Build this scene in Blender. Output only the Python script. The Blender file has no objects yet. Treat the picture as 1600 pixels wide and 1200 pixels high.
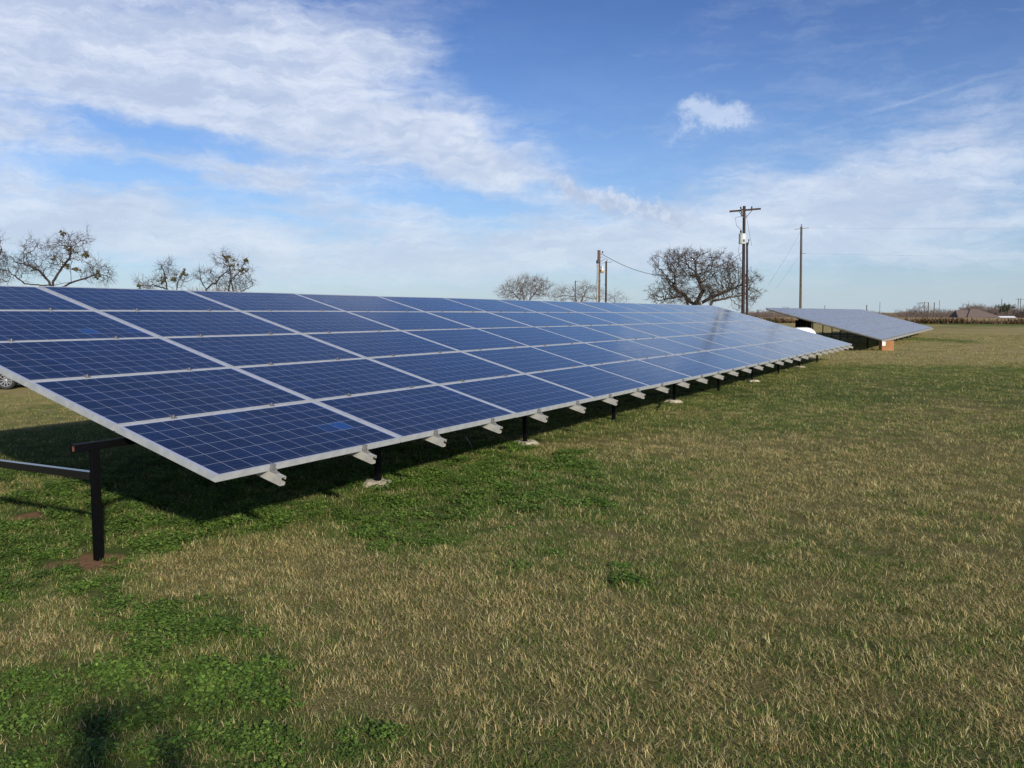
import bpy, bmesh, math, random
import numpy as np
from mathutils import Vector, Matrix
random.seed(7); np.random.seed(7)
S = bpy.context.scene
COL = S.collection
R = math.radians

# ------------------------------------------------------------------ camera, sky, sun, exposure
EYE = 1.68
FPX = 1368.8
PITCH = 0.08236
cam = bpy.data.cameras.new('camera')
cam.sensor_width = 36; cam.lens = FPX*36/1600; cam.clip_start = 0.05; cam.clip_end = 6000
co = bpy.data.objects.new('camera', cam); COL.objects.link(co)
co.location = (0, 0, EYE); co.rotation_euler = (math.pi/2-PITCH, 0, 0)
S.camera = co

SUN_AZ, SUN_EL = R(156), R(23)          # azimuth clockwise from +Y
sd = bpy.data.lights.new('sun', 'SUN'); sd.energy = 4.0; sd.angle = R(2.2); sd.color = (1.0, 0.93, 0.82)
so = bpy.data.objects.new('sun', sd); COL.objects.link(so)
sv = Vector((math.sin(SUN_AZ)*math.cos(SUN_EL), math.cos(SUN_AZ)*math.cos(SUN_EL), math.sin(SUN_EL)))
so.rotation_euler = sv.to_track_quat('Z', 'Y').to_euler()
so.location = (20, -30, 30)
S.view_settings.view_transform = 'Standard'; S.view_settings.look = 'None'
S.view_settings.exposure = 0.45; S.view_settings.gamma = 1
S.cycles.max_bounces = 6; S.cycles.diffuse_bounces = 4; S.cycles.glossy_bounces = 3
S.cycles.caustics_reflective = False; S.cycles.caustics_refractive = False

_cp, _sp = math.cos(PITCH), math.sin(PITCH)
def ray(px, py):
    "direction in the world of a pixel of the 1600x1200 photograph, forward component 1"
    a = (px-800)/FPX; b = -(py-600)/FPX
    return Vector((a, _cp+b*_sp, -_sp+b*_cp))
def at(px, py, D):
    r = ray(px, py); return Vector((0, 0, EYE))+r*(D/r.y)
def gnd(px, py):
    r = ray(px, py); return Vector((0, 0, EYE))+r*(-EYE/r.z)
def azel(px, py):
    r = ray(px, py).normalized(); return math.atan2(r.x, r.y), math.asin(r.z)

# ---------------- node helper
class NT:
    def __init__(s, tree): s.t = tree
    def n(s, typ, **kw):
        nd = s.t.nodes.new(typ)
        for k, v in kw.items():
            if k.startswith('i_'):
                key = k[2:].replace('_', ' ')
                key = int(key) if key.isdigit() else key
                nd.inputs[key].default_value = v
            else: setattr(nd, k, v)
        return nd
    def l(s, a, b): s.t.links.new(a, b)
    def val(s, x, sock):
        if isinstance(x, (int, float)): sock.default_value = x
        elif isinstance(x, (tuple, list)): sock.default_value = x
        else: s.l(x, sock)
    def math(s, op, a, b=0.0, c=0.0, clamp=False):
        nd = s.t.nodes.new('ShaderNodeMath'); nd.operation = op; nd.use_clamp = clamp
        for i, x in enumerate((a, b, c)): s.val(x, nd.inputs[i])
        return nd.outputs[0]
    def ramp(s, x, a, b, lo=0.0, hi=1.0, smooth=True):
        nd = s.t.nodes.new('ShaderNodeMapRange'); nd.interpolation_type = 'SMOOTHSTEP' if smooth else 'LINEAR'
        s.val(x, nd.inputs[0])
        for i, v in enumerate((a, b, lo, hi)): nd.inputs[i+1].default_value = v
        return nd.outputs[0]
    def mix(s, f, a, b, mode='MIX'):
        nd = s.t.nodes.new('ShaderNodeMix'); nd.data_type = 'RGBA'; nd.blend_type = mode
        s.val(f, nd.inputs[0]); s.val(a, nd.inputs[6]); s.val(b, nd.inputs[7])
        return nd.outputs[2]
    def noise(s, vec, scale, detail=4, rough=.55, dist=0.0, out=0):
        nd = s.t.nodes.new('ShaderNodeTexNoise')
        if vec is not None: s.l(vec, nd.inputs['Vector'])
        nd.inputs['Scale'].default_value = scale; nd.inputs['Detail'].default_value = detail
        nd.inputs['Roughness'].default_value = rough; nd.inputs['Distortion'].default_value = dist
        return nd.outputs[out]
    def mapping(s, vec, loc=(0,0,0), rot=(0,0,0), scale=(1,1,1), typ='POINT'):
        nd = s.t.nodes.new('ShaderNodeMapping'); nd.vector_type = typ
        s.l(vec, nd.inputs[0]); nd.inputs[1].default_value = loc; nd.inputs[2].default_value = rot; nd.inputs[3].default_value = scale
        return nd.outputs[0]

# ---------------- world
W = bpy.data.worlds.new('World'); S.world = W; W.use_nodes = True
wt = W.node_tree; wt.nodes.clear(); N = NT(wt)
def build_world():
    out = N.n('ShaderNodeOutputWorld'); bg = N.n('ShaderNodeBackground'); N.l(bg.outputs[0], out.inputs[0])
    sky = N.n('ShaderNodeTexSky', sky_type='NISHITA', sun_disc=False)
    sky.sun_elevation = SUN_EL; sky.sun_rotation = SUN_AZ
    sky.air_density = 1.0; sky.dust_density = 0.6; sky.ozone_density = 2.5; sky.altitude = 100
    tc = N.n('ShaderNodeTexCoord'); sep = N.n('ShaderNodeSeparateXYZ'); N.l(tc.outputs['Generated'], sep.inputs[0])
    az = N.math('ARCTAN2', sep.outputs[0], sep.outputs[1]); el = N.math('ARCSINE', sep.outputs[2])
    cmb = N.n('ShaderNodeCombineXYZ'); N.l(az, cmb.inputs[0]); N.l(el, cmb.inputs[1]); AE = cmb.outputs[0]
    # warp the coordinates so that cloud outlines are ragged
    w1 = N.noise(AE, 5.0, 5, .6, out=1)
    wsub = N.n('ShaderNodeVectorMath', operation='SUBTRACT'); N.l(w1, wsub.inputs[0]); wsub.inputs[1].default_value = (.5, .5, .5)
    wsc = N.n('ShaderNodeVectorMath', operation='MULTIPLY'); N.l(wsub.outputs[0], wsc.inputs[0]); wsc.inputs[1].default_value = (.22, .10, 0)
    wad = N.n('ShaderNodeVectorMath', operation='ADD'); N.l(AE, wad.inputs[0]); N.l(wsc.outputs[0], wad.inputs[1]); AW = wad.outputs[0]
    w2 = N.noise(AE, 22.0, 5, .6, out=1)
    wsub2 = N.n('ShaderNodeVectorMath', operation='SUBTRACT'); N.l(w2, wsub2.inputs[0]); wsub2.inputs[1].default_value = (.5, .5, .5)
    wsc2 = N.n('ShaderNodeVectorMath', operation='MULTIPLY'); N.l(wsub2.outputs[0], wsc2.inputs[0]); wsc2.inputs[1].default_value = (.05, .03, 0)
    wad2 = N.n('ShaderNodeVectorMath', operation='ADD'); N.l(AE, wad2.inputs[0]); N.l(wsc2.outputs[0], wad2.inputs[1]); AS = wad2.outputs[0]
    w3 = N.noise(AE, 17.0, 8, .72, out=1)
    ws3 = N.n('ShaderNodeVectorMath', operation='SUBTRACT'); N.l(w3, ws3.inputs[0]); ws3.inputs[1].default_value = (.5, .5, .5)
    wm3 = N.n('ShaderNodeVectorMath', operation='MULTIPLY'); N.l(ws3.outputs[0], wm3.inputs[0]); wm3.inputs[1].default_value = (.12, .065, 0)
    wa3 = N.n('ShaderNodeVectorMath', operation='ADD'); N.l(AE, wa3.inputs[0]); N.l(wm3.outputs[0], wa3.inputs[1]); AT = wa3.outputs[0]
    def blob(px, py, rx, ry, deg, amp, vec=None, quad=True):
        a, e = azel(px, py)
        m = N.mapping(vec or AW, (a, e, 0), (0, 0, R(deg)), (rx/FPX, ry/FPX, 1), 'TEXTURE')
        g = N.n('ShaderNodeTexGradient', gradient_type='QUADRATIC_SPHERE' if quad else 'SPHERICAL'); N.l(m, g.inputs[0])
        return N.math('MULTIPLY', g.outputs['Fac'], amp)
    def total(lst):
        t = lst[0]
        for x in lst[1:]: t = N.math('ADD', t, x)
        return t
    # coverage (photo pixels -> directions); sizes are radii to zero, so about twice the visible radius
    cov = total([
        blob(230, 90, 760, 190, -8, 2.6), blob(-250, 120, 500, 260, 0, 1.8), blob(560, 75, 300, 90, -6, .7),
        blob(330, 165, 620, 60, -8, 1.2), blob(640, 225, 380, 95, -15, 2.0), blob(760, 265, 230, 60, -12, .9),
        blob(420, 262, 560, 52, -12, 1.0), blob(60, 215, 300, 26, -6, .6),
        blob(330, 370, 1000, 130, -3, 1.6), blob(60, 330, 460, 110, 0, .6), blob(800, 400, 900, 80, 2, .9),
        blob(1300, 290, 760, 110, 12, .75), blob(1600, 240, 460, 150, 8, .55), blob(1500, 340, 560, 60, 4, .6),
        blob(1000, 335, 560, 70, 3, .5), blob(1350, 400, 620, 75, 2, 1.1), blob(1250, 330, 700, 110, 6, .5), blob(1080, 380, 480, 52, 2, .9), blob(960, 355, 300, 30, 2, .6), blob(1200, 200, 900, 220, 6, .25), blob(800, 110, 330, 120, 10, -.7), blob(620, 60, 300, 130, -8, .3),
        blob(40, 20, 300, 120, 0, -.5), blob(250, 212, 440, 36, -7, -1.5), blob(330, 205, 260, 22, -6, -.5), blob(700, 312, 190, 32, -4, -.9), blob(190, 268, 300, 34, -3, -.8),
        blob(1500, 440, 600, 60, 0, -.1),
    ])
    # streaks fanning along the wind, plus fine fibres
    st = N.noise(N.mapping(AW, rot=(0, 0, R(9)), scale=(2.2, 11, 1)), 2.2, 7, .62, .3)
    st2 = N.noise(N.mapping(AS, rot=(0, 0, R(12)), scale=(4, 26, 1)), 3.0, 6, .65, .2)
    st3 = N.noise(AE, 9.0, 6, .6)
    str_ = N.math('ADD', N.math('MULTIPLY', N.math('SUBTRACT', st, .5), 2.0), N.math('ADD', N.math('MULTIPLY', N.math('SUBTRACT', st2, .5), 1.5), N.math('MULTIPLY', N.math('SUBTRACT', st3, .5), .9)))
    dens = N.math('ADD', N.math('MULTIPLY', cov, 1.05), N.math('MULTIPLY', str_, N.ramp(cov, -.1, .9, .45, 1.05)))
    dens = N.ramp(dens, -.22, 1.55, 0.0, .94)
    # ripples (altocumulus) at the tip of the big bank
    rp = N.n('ShaderNodeTexVoronoi', feature='SMOOTH_F1'); N.l(N.mapping(AS, rot=(0, 0, R(20)), scale=(60, 130, 1)), rp.inputs['Vector']); rp.inputs['Scale'].default_value = 1.0
    rpm = total([blob(680, 220, 320, 110, -14, 1.3), blob(370, 222, 220, 40, -10, 1.0)])
    ripple = N.math('MULTIPLY', N.ramp(rp.outputs['Distance'], .15, .75, 1.0, 0.0), N.math('MINIMUM', rpm, 1.0))
    # small cumulus tuft with a trailing wisp
    tuft = total([blob(1125, 178, 115, 42, -4, 2.3, AT), blob(1082, 172, 95, 30, -6, 1.5, AT), blob(1150, 192, 120, 24, 4, 1.1, AT), blob(1050, 212, 130, 26, 36, 1.2, AT), blob(1120, 190, 220, 70, 0, .35, AT)])
    tn = N.noise(AE, 42.0, 8, .7)
    tuftd = N.ramp(N.math('MULTIPLY', tuft, N.math('SUBTRACT', N.math('MULTIPLY', tn, 2.4), .35)), -.15, 2.5, 0, .68)
    # contrail
    tr_ = blob(1440, 152, 260, 5.5, 13, .8, AE)
    fibre = N.noise(N.mapping(AS, rot=(0, 0, R(14)), scale=(3, 60, 1)), 2.0, 5, .7)
    thin = N.math('MULTIPLY', N.ramp(fibre, .45, .8), total([blob(720, 195, 200, 26, 4, .4), blob(300, 290, 300, 30, 6, .7), blob(1400, 200, 500, 60, 12, .3)]))
    d = N.math('MAXIMUM', dens, tuftd)
    d = N.math('ADD', d, N.math('MULTIPLY', thin, .6))
    d = N.math('ADD', d, N.math('MULTIPLY', tr_, .25))
    # the second hemisphere (behind the camera): broken cloud as well
    back = N.math('MULTIPLY', N.ramp(sep.outputs[1], .3, -.4), N.ramp(N.noise(N.mapping(tc.outputs['Generated'], scale=(1, 1, 3)), 2.0, 6), .4, .75, 0, .7))
    d = N.math('MAXIMUM', d, back)
    # horizon veil
    veil = N.math('POWER', 2.718, N.math('MULTIPLY', N.math('ABSOLUTE', el), -9.0))
    d = N.math('MAXIMUM', d, N.math('MULTIPLY', veil, .62))
    d = N.math('MINIMUM', d, .96)
    # cloud light: white with soft lavender-grey shading
    sh = N.noise(N.mapping(AS, loc=(.02, .015, 0), rot=(0, 0, R(10)), scale=(3, 11, 1)), 2.5, 8, .68)
    ccol = N.mix(N.ramp(sh, .38, .68), (3.5, 4.15, 5.7, 1), (5.7, 6.15, 7.15, 1))
    ccol = N.mix(N.math('MULTIPLY', ripple, .5), ccol, (6.3, 6.6, 7.3, 1))
    ccol = N.mix(veil, ccol, (4.5, 5.35, 6.1, 1))
    ccol = N.mix(tuftd, ccol, (5.3, 6.0, 7.2, 1))
    skyc = N.mix(1.0, sky.outputs[0], N.mix(N.ramp(el, .12, .42), (.48, .63, .88, 1), (.30, .42, .70, 1)), 'MULTIPLY')
    col = N.mix(d, skyc, ccol)
    # grey lavender cloud under the tuft, and dark streaks
    gr = total([blob(900, 292, 120, 30, -16, 2.0, AT), blob(975, 318, 170, 32, -17, 2.4, AT), blob(1050, 345, 150, 20, -14, 1.4, AT)])
    grd = N.ramp(N.math('MULTIPLY', gr, N.math('SUBTRACT', N.math('MULTIPLY', tn, 2.2), .3)), .10, 1.6, 0, .8)
    col = N.mix(grd, col, N.mix(N.ramp(tn, .4, .65), (3.5, 4.1, 5.3, 1), (4.9, 5.4, 6.4, 1)))
    dk = total([blob(470, 332, 300, 14, -9, .8, AE), blob(660, 362, 220, 11, -8, .6, AE), blob(1370, 365, 140, 16, 0, .5, AS)])
    col = N.mix(N.math('MULTIPLY', N.math('MINIMUM', dk, 1.0), .45), col, (4.0, 4.7, 6.0, 1))
    N.l(col, bg.inputs[0]); bg.inputs[1].default_value = 0.10
build_world()

# ------------------------------------------------------------------ materials
MATS = {}
def mat(name, base=(.5,.5,.5), rough=.6, metal=0.0, spec=.5, noise=None, bump=None, fn=None):
    if name in MATS: return MATS[name]
    m = bpy.data.materials.new(name); m.use_nodes = True; t = m.node_tree; n = NT(t)
    b = t.nodes['Principled BSDF']
    b.inputs['Base Color'].default_value = (*base, 1); b.inputs['Roughness'].default_value = rough
    b.inputs['Metallic'].default_value = metal; b.inputs['Specular IOR Level'].default_value = spec
    tc = n.n('ShaderNodeTexCoord')
    if noise:
        sc, dark, light = noise[:3]; amt = noise[3] if len(noise) > 3 else (1, 1, 1)
        nv = n.noise(n.mapping(tc.outputs['Object'], scale=amt), sc, 6, .6)
        n.l(n.mix(n.ramp(nv, .3, .7), (*dark, 1), (*light, 1)), b.inputs['Base Color'])
        n.l(n.ramp(nv, .3, .7, rough+.08, max(rough-.08, .05)), b.inputs['Roughness'])
    if bump:
        bp = n.n('ShaderNodeBump'); bp.inputs['Strength'].default_value = bump[1]; bp.inputs['Distance'].default_value = bump[2]
        n.l(n.noise(n.mapping(tc.outputs['Object'], scale=bump[3] if len(bump) > 3 else (1,1,1)), bump[0], 5, .6), bp.inputs['Height']); n.l(bp.outputs[0], b.inputs['Normal'])
    if fn: fn(n, b, tc)
    MATS[name] = m; return m

def cell_fn(n, b, tc, dust_sheen=0.0):
    sep = n.n('ShaderNodeSeparateXYZ'); n.l(tc.outputs['Object'], sep.inputs[0])
    X, Y = sep.outputs[0], sep.outputs[1]
    cu = n.math('DIVIDE', n.math('SUBTRACT', X, .039), .1585); cv = n.math('DIVIDE', n.math('SUBTRACT', Y, .0195), .1585)
    fu, fv = n.math('FRACT', cu), n.math('FRACT', cv)
    eu = n.math('MINIMUM', fu, n.math('SUBTRACT', 1.0, fu)); ev = n.math('MINIMUM', fv, n.math('SUBTRACT', 1.0, fv))
    gap = n.math('LESS_THAN', n.math('MINIMUM', eu, ev), .0098)
    inside = n.math('MULTIPLY', n.math('MULTIPLY', n.math('GREATER_THAN', cu, 0), n.math('LESS_THAN', cu, 12.0)), n.math('MULTIPLY', n.math('GREATER_THAN', cv, 0), n.math('LESS_THAN', cv, 6.0)))
    back = n.math('MAXIMUM', gap, n.math('SUBTRACT', 1.0, inside))
    f3 = n.math('FRACT', n.math('MULTIPLY', fv, 3.0)); bus = n.math('LESS_THAN', n.math('ABSOLUTE', n.math('SUBTRACT', f3, .5)), .014)
    oi = n.n('ShaderNodeObjectInfo'); rnd = oi.outputs['Random']
    ci = n.n('ShaderNodeCombineXYZ'); n.l(n.math('FLOOR', cu), ci.inputs[0]); n.l(n.math('FLOOR', cv), ci.inputs[1]); n.l(n.math('MULTIPLY', rnd, 131.0), ci.inputs[2])
    wn = n.n('ShaderNodeTexWhiteNoise'); n.l(ci.outputs[0], wn.inputs[0])
    # crystal reflections painted brighter blue, shared by neighbouring cells cut from one block
    off = n.n('ShaderNodeCombineXYZ'); n.l(n.math('MULTIPLY', rnd, 63.0), off.inputs[2])
    va = n.n('ShaderNodeVectorMath', operation='ADD'); n.l(tc.outputs['Object'], va.inputs[0]); n.l(off.outputs[0], va.inputs[1]); P = va.outputs[0]
    blk = n.noise(ci.outputs[0], .55, 2, .5)
    vor = n.n('ShaderNodeTexVoronoi'); n.l(P, vor.inputs['Vector']); vor.inputs['Scale'].default_value = 48
    grain = n.n('ShaderNodeSeparateColor'); n.l(vor.outputs['Color'], grain.inputs[0])
    base = n.mix(grain.outputs[0], (.0024, .0042, .014, 1), (.0062, .0112, .038, 1))
    base = n.mix(n.ramp(wn.outputs[0], 0, 1, 0, .5), base, (.0070, .0120, .042, 1))
    base = n.mix(n.ramp(n.noise(P, 3.0, 3), .45, .75, 0, .35), base, (.0070, .021, .085, 1))
    bright = n.math('MULTIPLY', n.ramp(blk, .60, .68), n.math('GREATER_THAN', wn.outputs[0], .72))
    base = n.mix(n.math('MULTIPLY', bright, n.ramp(rnd, .45, .9, .08, .6)), base, (.012, .080, .30, 1))
    # pale blue anti-reflection stains
    stn = n.math('MULTIPLY', n.ramp(n.noise(P, 20.0, 4, .6, .8), .64, .69), n.ramp(n.noise(P, 1.8, 2), .46, .60))
    base = n.mix(n.math('MULTIPLY', stn, .6), base, (.024, .10, .29, 1))
    base = n.mix(n.math('MULTIPLY', bus, .20), base, (.28, .32, .42, 1))
    base = n.mix(back, base, (.34, .37, .47, 1))
    # dust film
    run = n.noise(n.mapping(P, scale=(14, 1.2, 1)), 1.6, 5, .6); dust = n.math('ADD', n.ramp(n.noise(P, 5.0, 6, .65), .35, .8, 0.0, .015), n.ramp(run, .5, .8, 0, .022)); dust = n.math('ADD', dust, n.ramp(Y, .09, .0, 0, .07))
    dust = n.math('ADD', dust, n.ramp(n.noise(P, 160.0, 2, .5), .70, .76, 0, .25 if not dust_sheen else .0))
    if dust_sheen: dust = n.math('ADD', dust, dust_sheen)  # even grey film: dust plus pale sky reflection painted into the colour
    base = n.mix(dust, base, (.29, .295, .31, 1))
    n.l(base, b.inputs['Base Color'])
    b.inputs['Specular IOR Level'].default_value = .5; b.inputs['IOR'].default_value = 1.5
    n.l(n.ramp(n.noise(P, 4.0, 3), .3, .7, .10 if not dust_sheen else .22, .15 if not dust_sheen else .3), b.inputs['Roughness'])
    bp = n.n('ShaderNodeBump'); bp.inputs['Strength'].default_value = .12; bp.inputs['Distance'].default_value = .0006
    bp.inputs['Strength'].default_value = .12 if not dust_sheen else .0
    n.l(n.noise(P, 240, 2), bp.inputs['Height']); n.l(bp.outputs[0], b.inputs['Normal'])
M_CELL = mat('solar_cells', fn=cell_fn)
M_CELL2 = mat('dusty_sky_pale_cells', fn=lambda n, b, tc: cell_fn(n, b, tc, .58))
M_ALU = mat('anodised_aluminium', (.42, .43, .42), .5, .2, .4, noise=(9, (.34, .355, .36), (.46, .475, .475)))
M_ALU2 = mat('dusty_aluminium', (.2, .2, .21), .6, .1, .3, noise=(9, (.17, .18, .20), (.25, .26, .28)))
M_RAIL = mat('galvanised_rail', (.55, .53, .48), .5, .25, .5, noise=(14, (.36, .345, .31), (.52, .50, .45)))
M_STEEL = mat('black_painted_steel', (.006, .006, .007), .5, 0, .12, noise=(30, (.0012, .0013, .0018), (.0035, .0034, .0042)))
M_CLAMP = mat('clamp_metal', (.3, .3, .29), .4, .5)
M_BRACE = mat('glossy_black_tube', (.008, .008, .010), .16, 0, .6)
M_RUST = mat('rusty_tube_end', (.16, .05, .03), .85, noise=(60, (.09, .03, .02), (.22, .08, .045)))
M_BOLT = mat('bolt_steel', (.35, .33, .30), .4, .8)
M_CONC = mat('concrete_footing', (.42, .38, .29), .95, noise=(22, (.30, .26, .19), (.52, .47, .37)), bump=(40, .6, .01))
M_BSHEET = mat('panel_back_sheet', (.55, .56, .58), .6)
M_WOODD = mat('creosoted_wood', (.05, .028, .02), .85, noise=(6, (.014, .008, .007), (.042, .022, .016), (4, 4, .5)), bump=(20, .5, .01, (4, 4, .4)))
M_WOODG = mat('weathered_grey_wood', (.14, .11, .08), .9, noise=(6, (.05, .038, .026), (.12, .095, .065), (4, 4, .4)), bump=(20, .5, .01, (4, 4, .4)))
M_TANK = mat('transformer_paint', (.50, .52, .50), .4, noise=(3, (.42, .44, .42), (.58, .60, .57)))
M_DARK = mat('dark_hardware', (.03, .03, .032), .5)
M_WIRE = mat('wire', (.03, .03, .03), .6)
M_CLAY = mat('red_clay_soil', (.22, .10, .05), .95, noise=(12, (.14, .065, .035), (.30, .15, .08)), bump=(30, 1, .02))

# ------------------------------------------------------------------ mesh helpers
class MB:
    def __init__(s): s.v = []; s.f = []
    def box(s, a, b, M=None):
        x0, y0, z0 = a; x1, y1, z1 = b; i = len(s.v)
        vs = [(x0,y0,z0),(x1,y0,z0),(x1,y1,z0),(x0,y1,z0),(x0,y0,z1),(x1,y0,z1),(x1,y1,z1),(x0,y1,z1)]
        s.v += [tuple(M @ Vector(v)) if M else v for v in vs]
        s.f += [tuple(i+k for k in q) for q in ((0,3,2,1),(4,5,6,7),(0,1,5,4),(1,2,6,5),(2,3,7,6),(3,0,4,7))]
        return s
    def tube(s, pts, r, n=8, cap=True):
        pts = [Vector(p) for p in pts]; k0 = len(s.v)
        rs = r if isinstance(r, (list, tuple)) else [r]*len(pts)
        t0 = (pts[1]-pts[0]).normalized(); up = Vector((0,0,1)) if abs(t0.z) < .9 else Vector((1,0,0))
        for i, p in enumerate(pts):
            t = (pts[min(i+1, len(pts)-1)]-pts[max(i-1, 0)]).normalized()
            a = t.cross(up).normalized(); b = a.cross(t)
            for k in range(n):
                an = 2*math.pi*k/n; s.v.append(tuple(p+(a*math.cos(an)+b*math.sin(an))*rs[i]))
        for i in range(len(pts)-1):
            for k in range(n):
                s.f.append((k0+i*n+k, k0+i*n+(k+1)%n, k0+(i+1)*n+(k+1)%n, k0+(i+1)*n+k))
        if cap:
            s.f.append(tuple(k0+k for k in range(n))[::-1]); s.f.append(tuple(k0+(len(pts)-1)*n+k for k in range(n)))
        return s
    def beam(s, p, q, w, h, up=Vector((0,0,1)), hollow=0):
        p, q = Vector(p), Vector(q); t = (q-p).normalized()
        a = t.cross(up).normalized(); b = a.cross(t)
        def ring(c, w, h): return [c+a*sx*w/2+b*sz*h/2 for sx, sz in ((-1,-1),(1,-1),(1,1),(-1,1))]
        i = len(s.v)
        s.v += [tuple(x) for x in ring(p, w, h)+ring(q, w, h)]
        for k in range(4): s.f.append((i+k, i+(k+1)%4, i+4+(k+1)%4, i+4+k))
        if not hollow: s.f += [(i+3, i+2, i+1, i), (i+4, i+5, i+6, i+7)]
        else:
            for c, base, d in ((p, i, 1), (q, i+4, -1)):
                j = len(s.v)
                s.v += [tuple(x) for x in ring(c, w-2*hollow, h-2*hollow)+ring(c+t*d*.25, w-2*hollow, h-2*hollow)]
                for k in range(4):
                    s.f.append((base+k, base+(k+1)%4, j+(k+1)%4, j+k)); s.f.append((j+k, j+(k+1)%4, j+4+(k+1)%4, j+4+k))
                s.f.append((j+4, j+5, j+6, j+7))
        return s
    def lathe(s, prof, n=16, M=None, c=(0,0,0)):
        i = len(s.v); c = Vector(c)
        for r, z in prof:
            for k in range(n):
                an = 2*math.pi*k/n; v = c+Vector((r*math.cos(an), r*math.sin(an), z)); s.v.append(tuple(M @ v if M else v))
        for j in range(len(prof)-1):
            for k in range(n): s.f.append((i+j*n+k, i+j*n+(k+1)%n, i+(j+1)*n+(k+1)%n, i+(j+1)*n+k))
        s.f.append(tuple(i+k for k in range(n))[::-1]); s.f.append(tuple(i+(len(prof)-1)*n+k for k in range(n)))
        return s
    def mesh(s, name, m=None, smooth=False, fix=True):
        me = bpy.data.meshes.new(name); me.from_pydata(s.v, [], s.f)
        if fix:
            bm = bmesh.new(); bm.from_mesh(me); bmesh.ops.recalc_face_normals(bm, faces=bm.faces); bm.to_mesh(me); bm.free()
        if m: me.materials.append(m)
        if smooth:
            me.polygons.foreach_set('use_smooth', [True]*len(me.polygons))
            try: me.set_sharp_from_angle(angle=R(40))
            except Exception: pass
        return me
    def obj(s, name, m=None, parent=None, smooth=False, fix=True):
        return link(name, s.mesh(name, m, smooth, fix), parent)
def link(name, me, parent=None):
    o = bpy.data.objects.new(name, me); COL.objects.link(o)
    if parent: o.parent = parent
    return o
def tag(o, label, cat, group=None, kind=None):
    if label: o['label'] = label
    if cat: o['category'] = cat
    if group: o['group'] = group
    if kind: o['kind'] = kind
    return o
def thing(name, label, cat, loc=(0,0,0), group=None, rz=0):
    o = bpy.data.objects.new(name, None); COL.objects.link(o); o.location = loc; o.rotation_euler[2] = rz
    o.empty_display_size = .2
    return tag(o, label, cat, group)
def npmesh(name, V, F, m=None, smooth=False, cols=None):
    V = np.asarray(V, np.float32); F = np.asarray(F, np.int32); k = F.shape[1]
    me = bpy.data.meshes.new(name); me.vertices.add(len(V)); me.vertices.foreach_set('co', V.ravel())
    me.loops.add(F.size); me.loops.foreach_set('vertex_index', F.ravel())
    me.polygons.add(len(F)); me.polygons.foreach_set('loop_start', np.arange(0, F.size, k, dtype=np.int32))
    me.polygons.foreach_set('loop_total', np.full(len(F), k, np.int32))
    if smooth: me.polygons.foreach_set('use_smooth', np.ones(len(F), bool))
    me.update(calc_edges=True)
    if cols:
        for nm, arr in cols.items():
            arr = np.asarray(arr, np.float32)
            if arr.ndim == 1: a = me.attributes.new(nm, 'FLOAT', 'POINT'); a.data.foreach_set('value', arr)
            else:
                a = me.attributes.new(nm, 'FLOAT_COLOR', 'POINT'); a.data.foreach_set('color', np.c_[arr, np.ones(len(arr))].astype(np.float32).ravel())
    if m: me.materials.append(m)
    return me

# ------------------------------------------------------------------ ground
_rng = np.random.RandomState(3); _T = _rng.rand(256, 256)
def vnoise(x, y, seed=0):
    x = x+seed*17.3; y = y+seed*31.7
    xi = np.floor(x).astype(int); yi = np.floor(y).astype(int); fx = x-xi; fy = y-yi
    fx = fx*fx*(3-2*fx); fy = fy*fy*(3-2*fy)
    g = lambda a, b: _T[a & 255, b & 255]
    return (g(xi, yi)*(1-fx)+g(xi+1, yi)*fx)*(1-fy)+(g(xi, yi+1)*(1-fx)+g(xi+1, yi+1)*fx)*fy
def fbm(x, y, o=4, seed=0):
    s = 0; a = .5; t = 0
    for k in range(o): s = s+a*vnoise(x*2**k, y*2**k, seed+k*5); t += a; a *= .5
    return s/t
def sstep(a, b, x):
    t = np.clip((x-a)/(b-a), 0, 1); return t*t*(3-2*t)
AU = Vector((.48357, .87530, 0)).normalized(); AN = Vector((-AU.y, AU.x, 0))     # along the arrays; towards their high side
A1 = Vector((-1.8807, 5.5033, EYE-1.0445)); A2 = Vector((15.51, 36.68, EYE-1.15))
def gz(x, y):
    x = np.asarray(x, float); y = np.asarray(y, float)
    ins = (x-A1.x)*AN.x+(y-A1.y)*AN.y; al = (x-A1.x)*AU.x+(y-A1.y)*AU.y
    z = -1.2*sstep(7, 16, ins)*sstep(40, 12, al)
    d = np.hypot(x, y)
    z = z-3.0*sstep(285, 330, d)
    z = z+(fbm(x*.35, y*.35, 3, 2)-.5)*.05*sstep(400, 60, d)
    return z
def wblob(px, py, sx, sy):      # world gaussian from a spot seen in the photo; sx, sy in photo px
    g = gnd(px, py); g2 = gnd(px, py+sy); g3 = gnd(px, py-sy)
    return g.x, g.y, sx/FPX*g.y, max((g3.y-g2.y)/2, .2)
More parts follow.
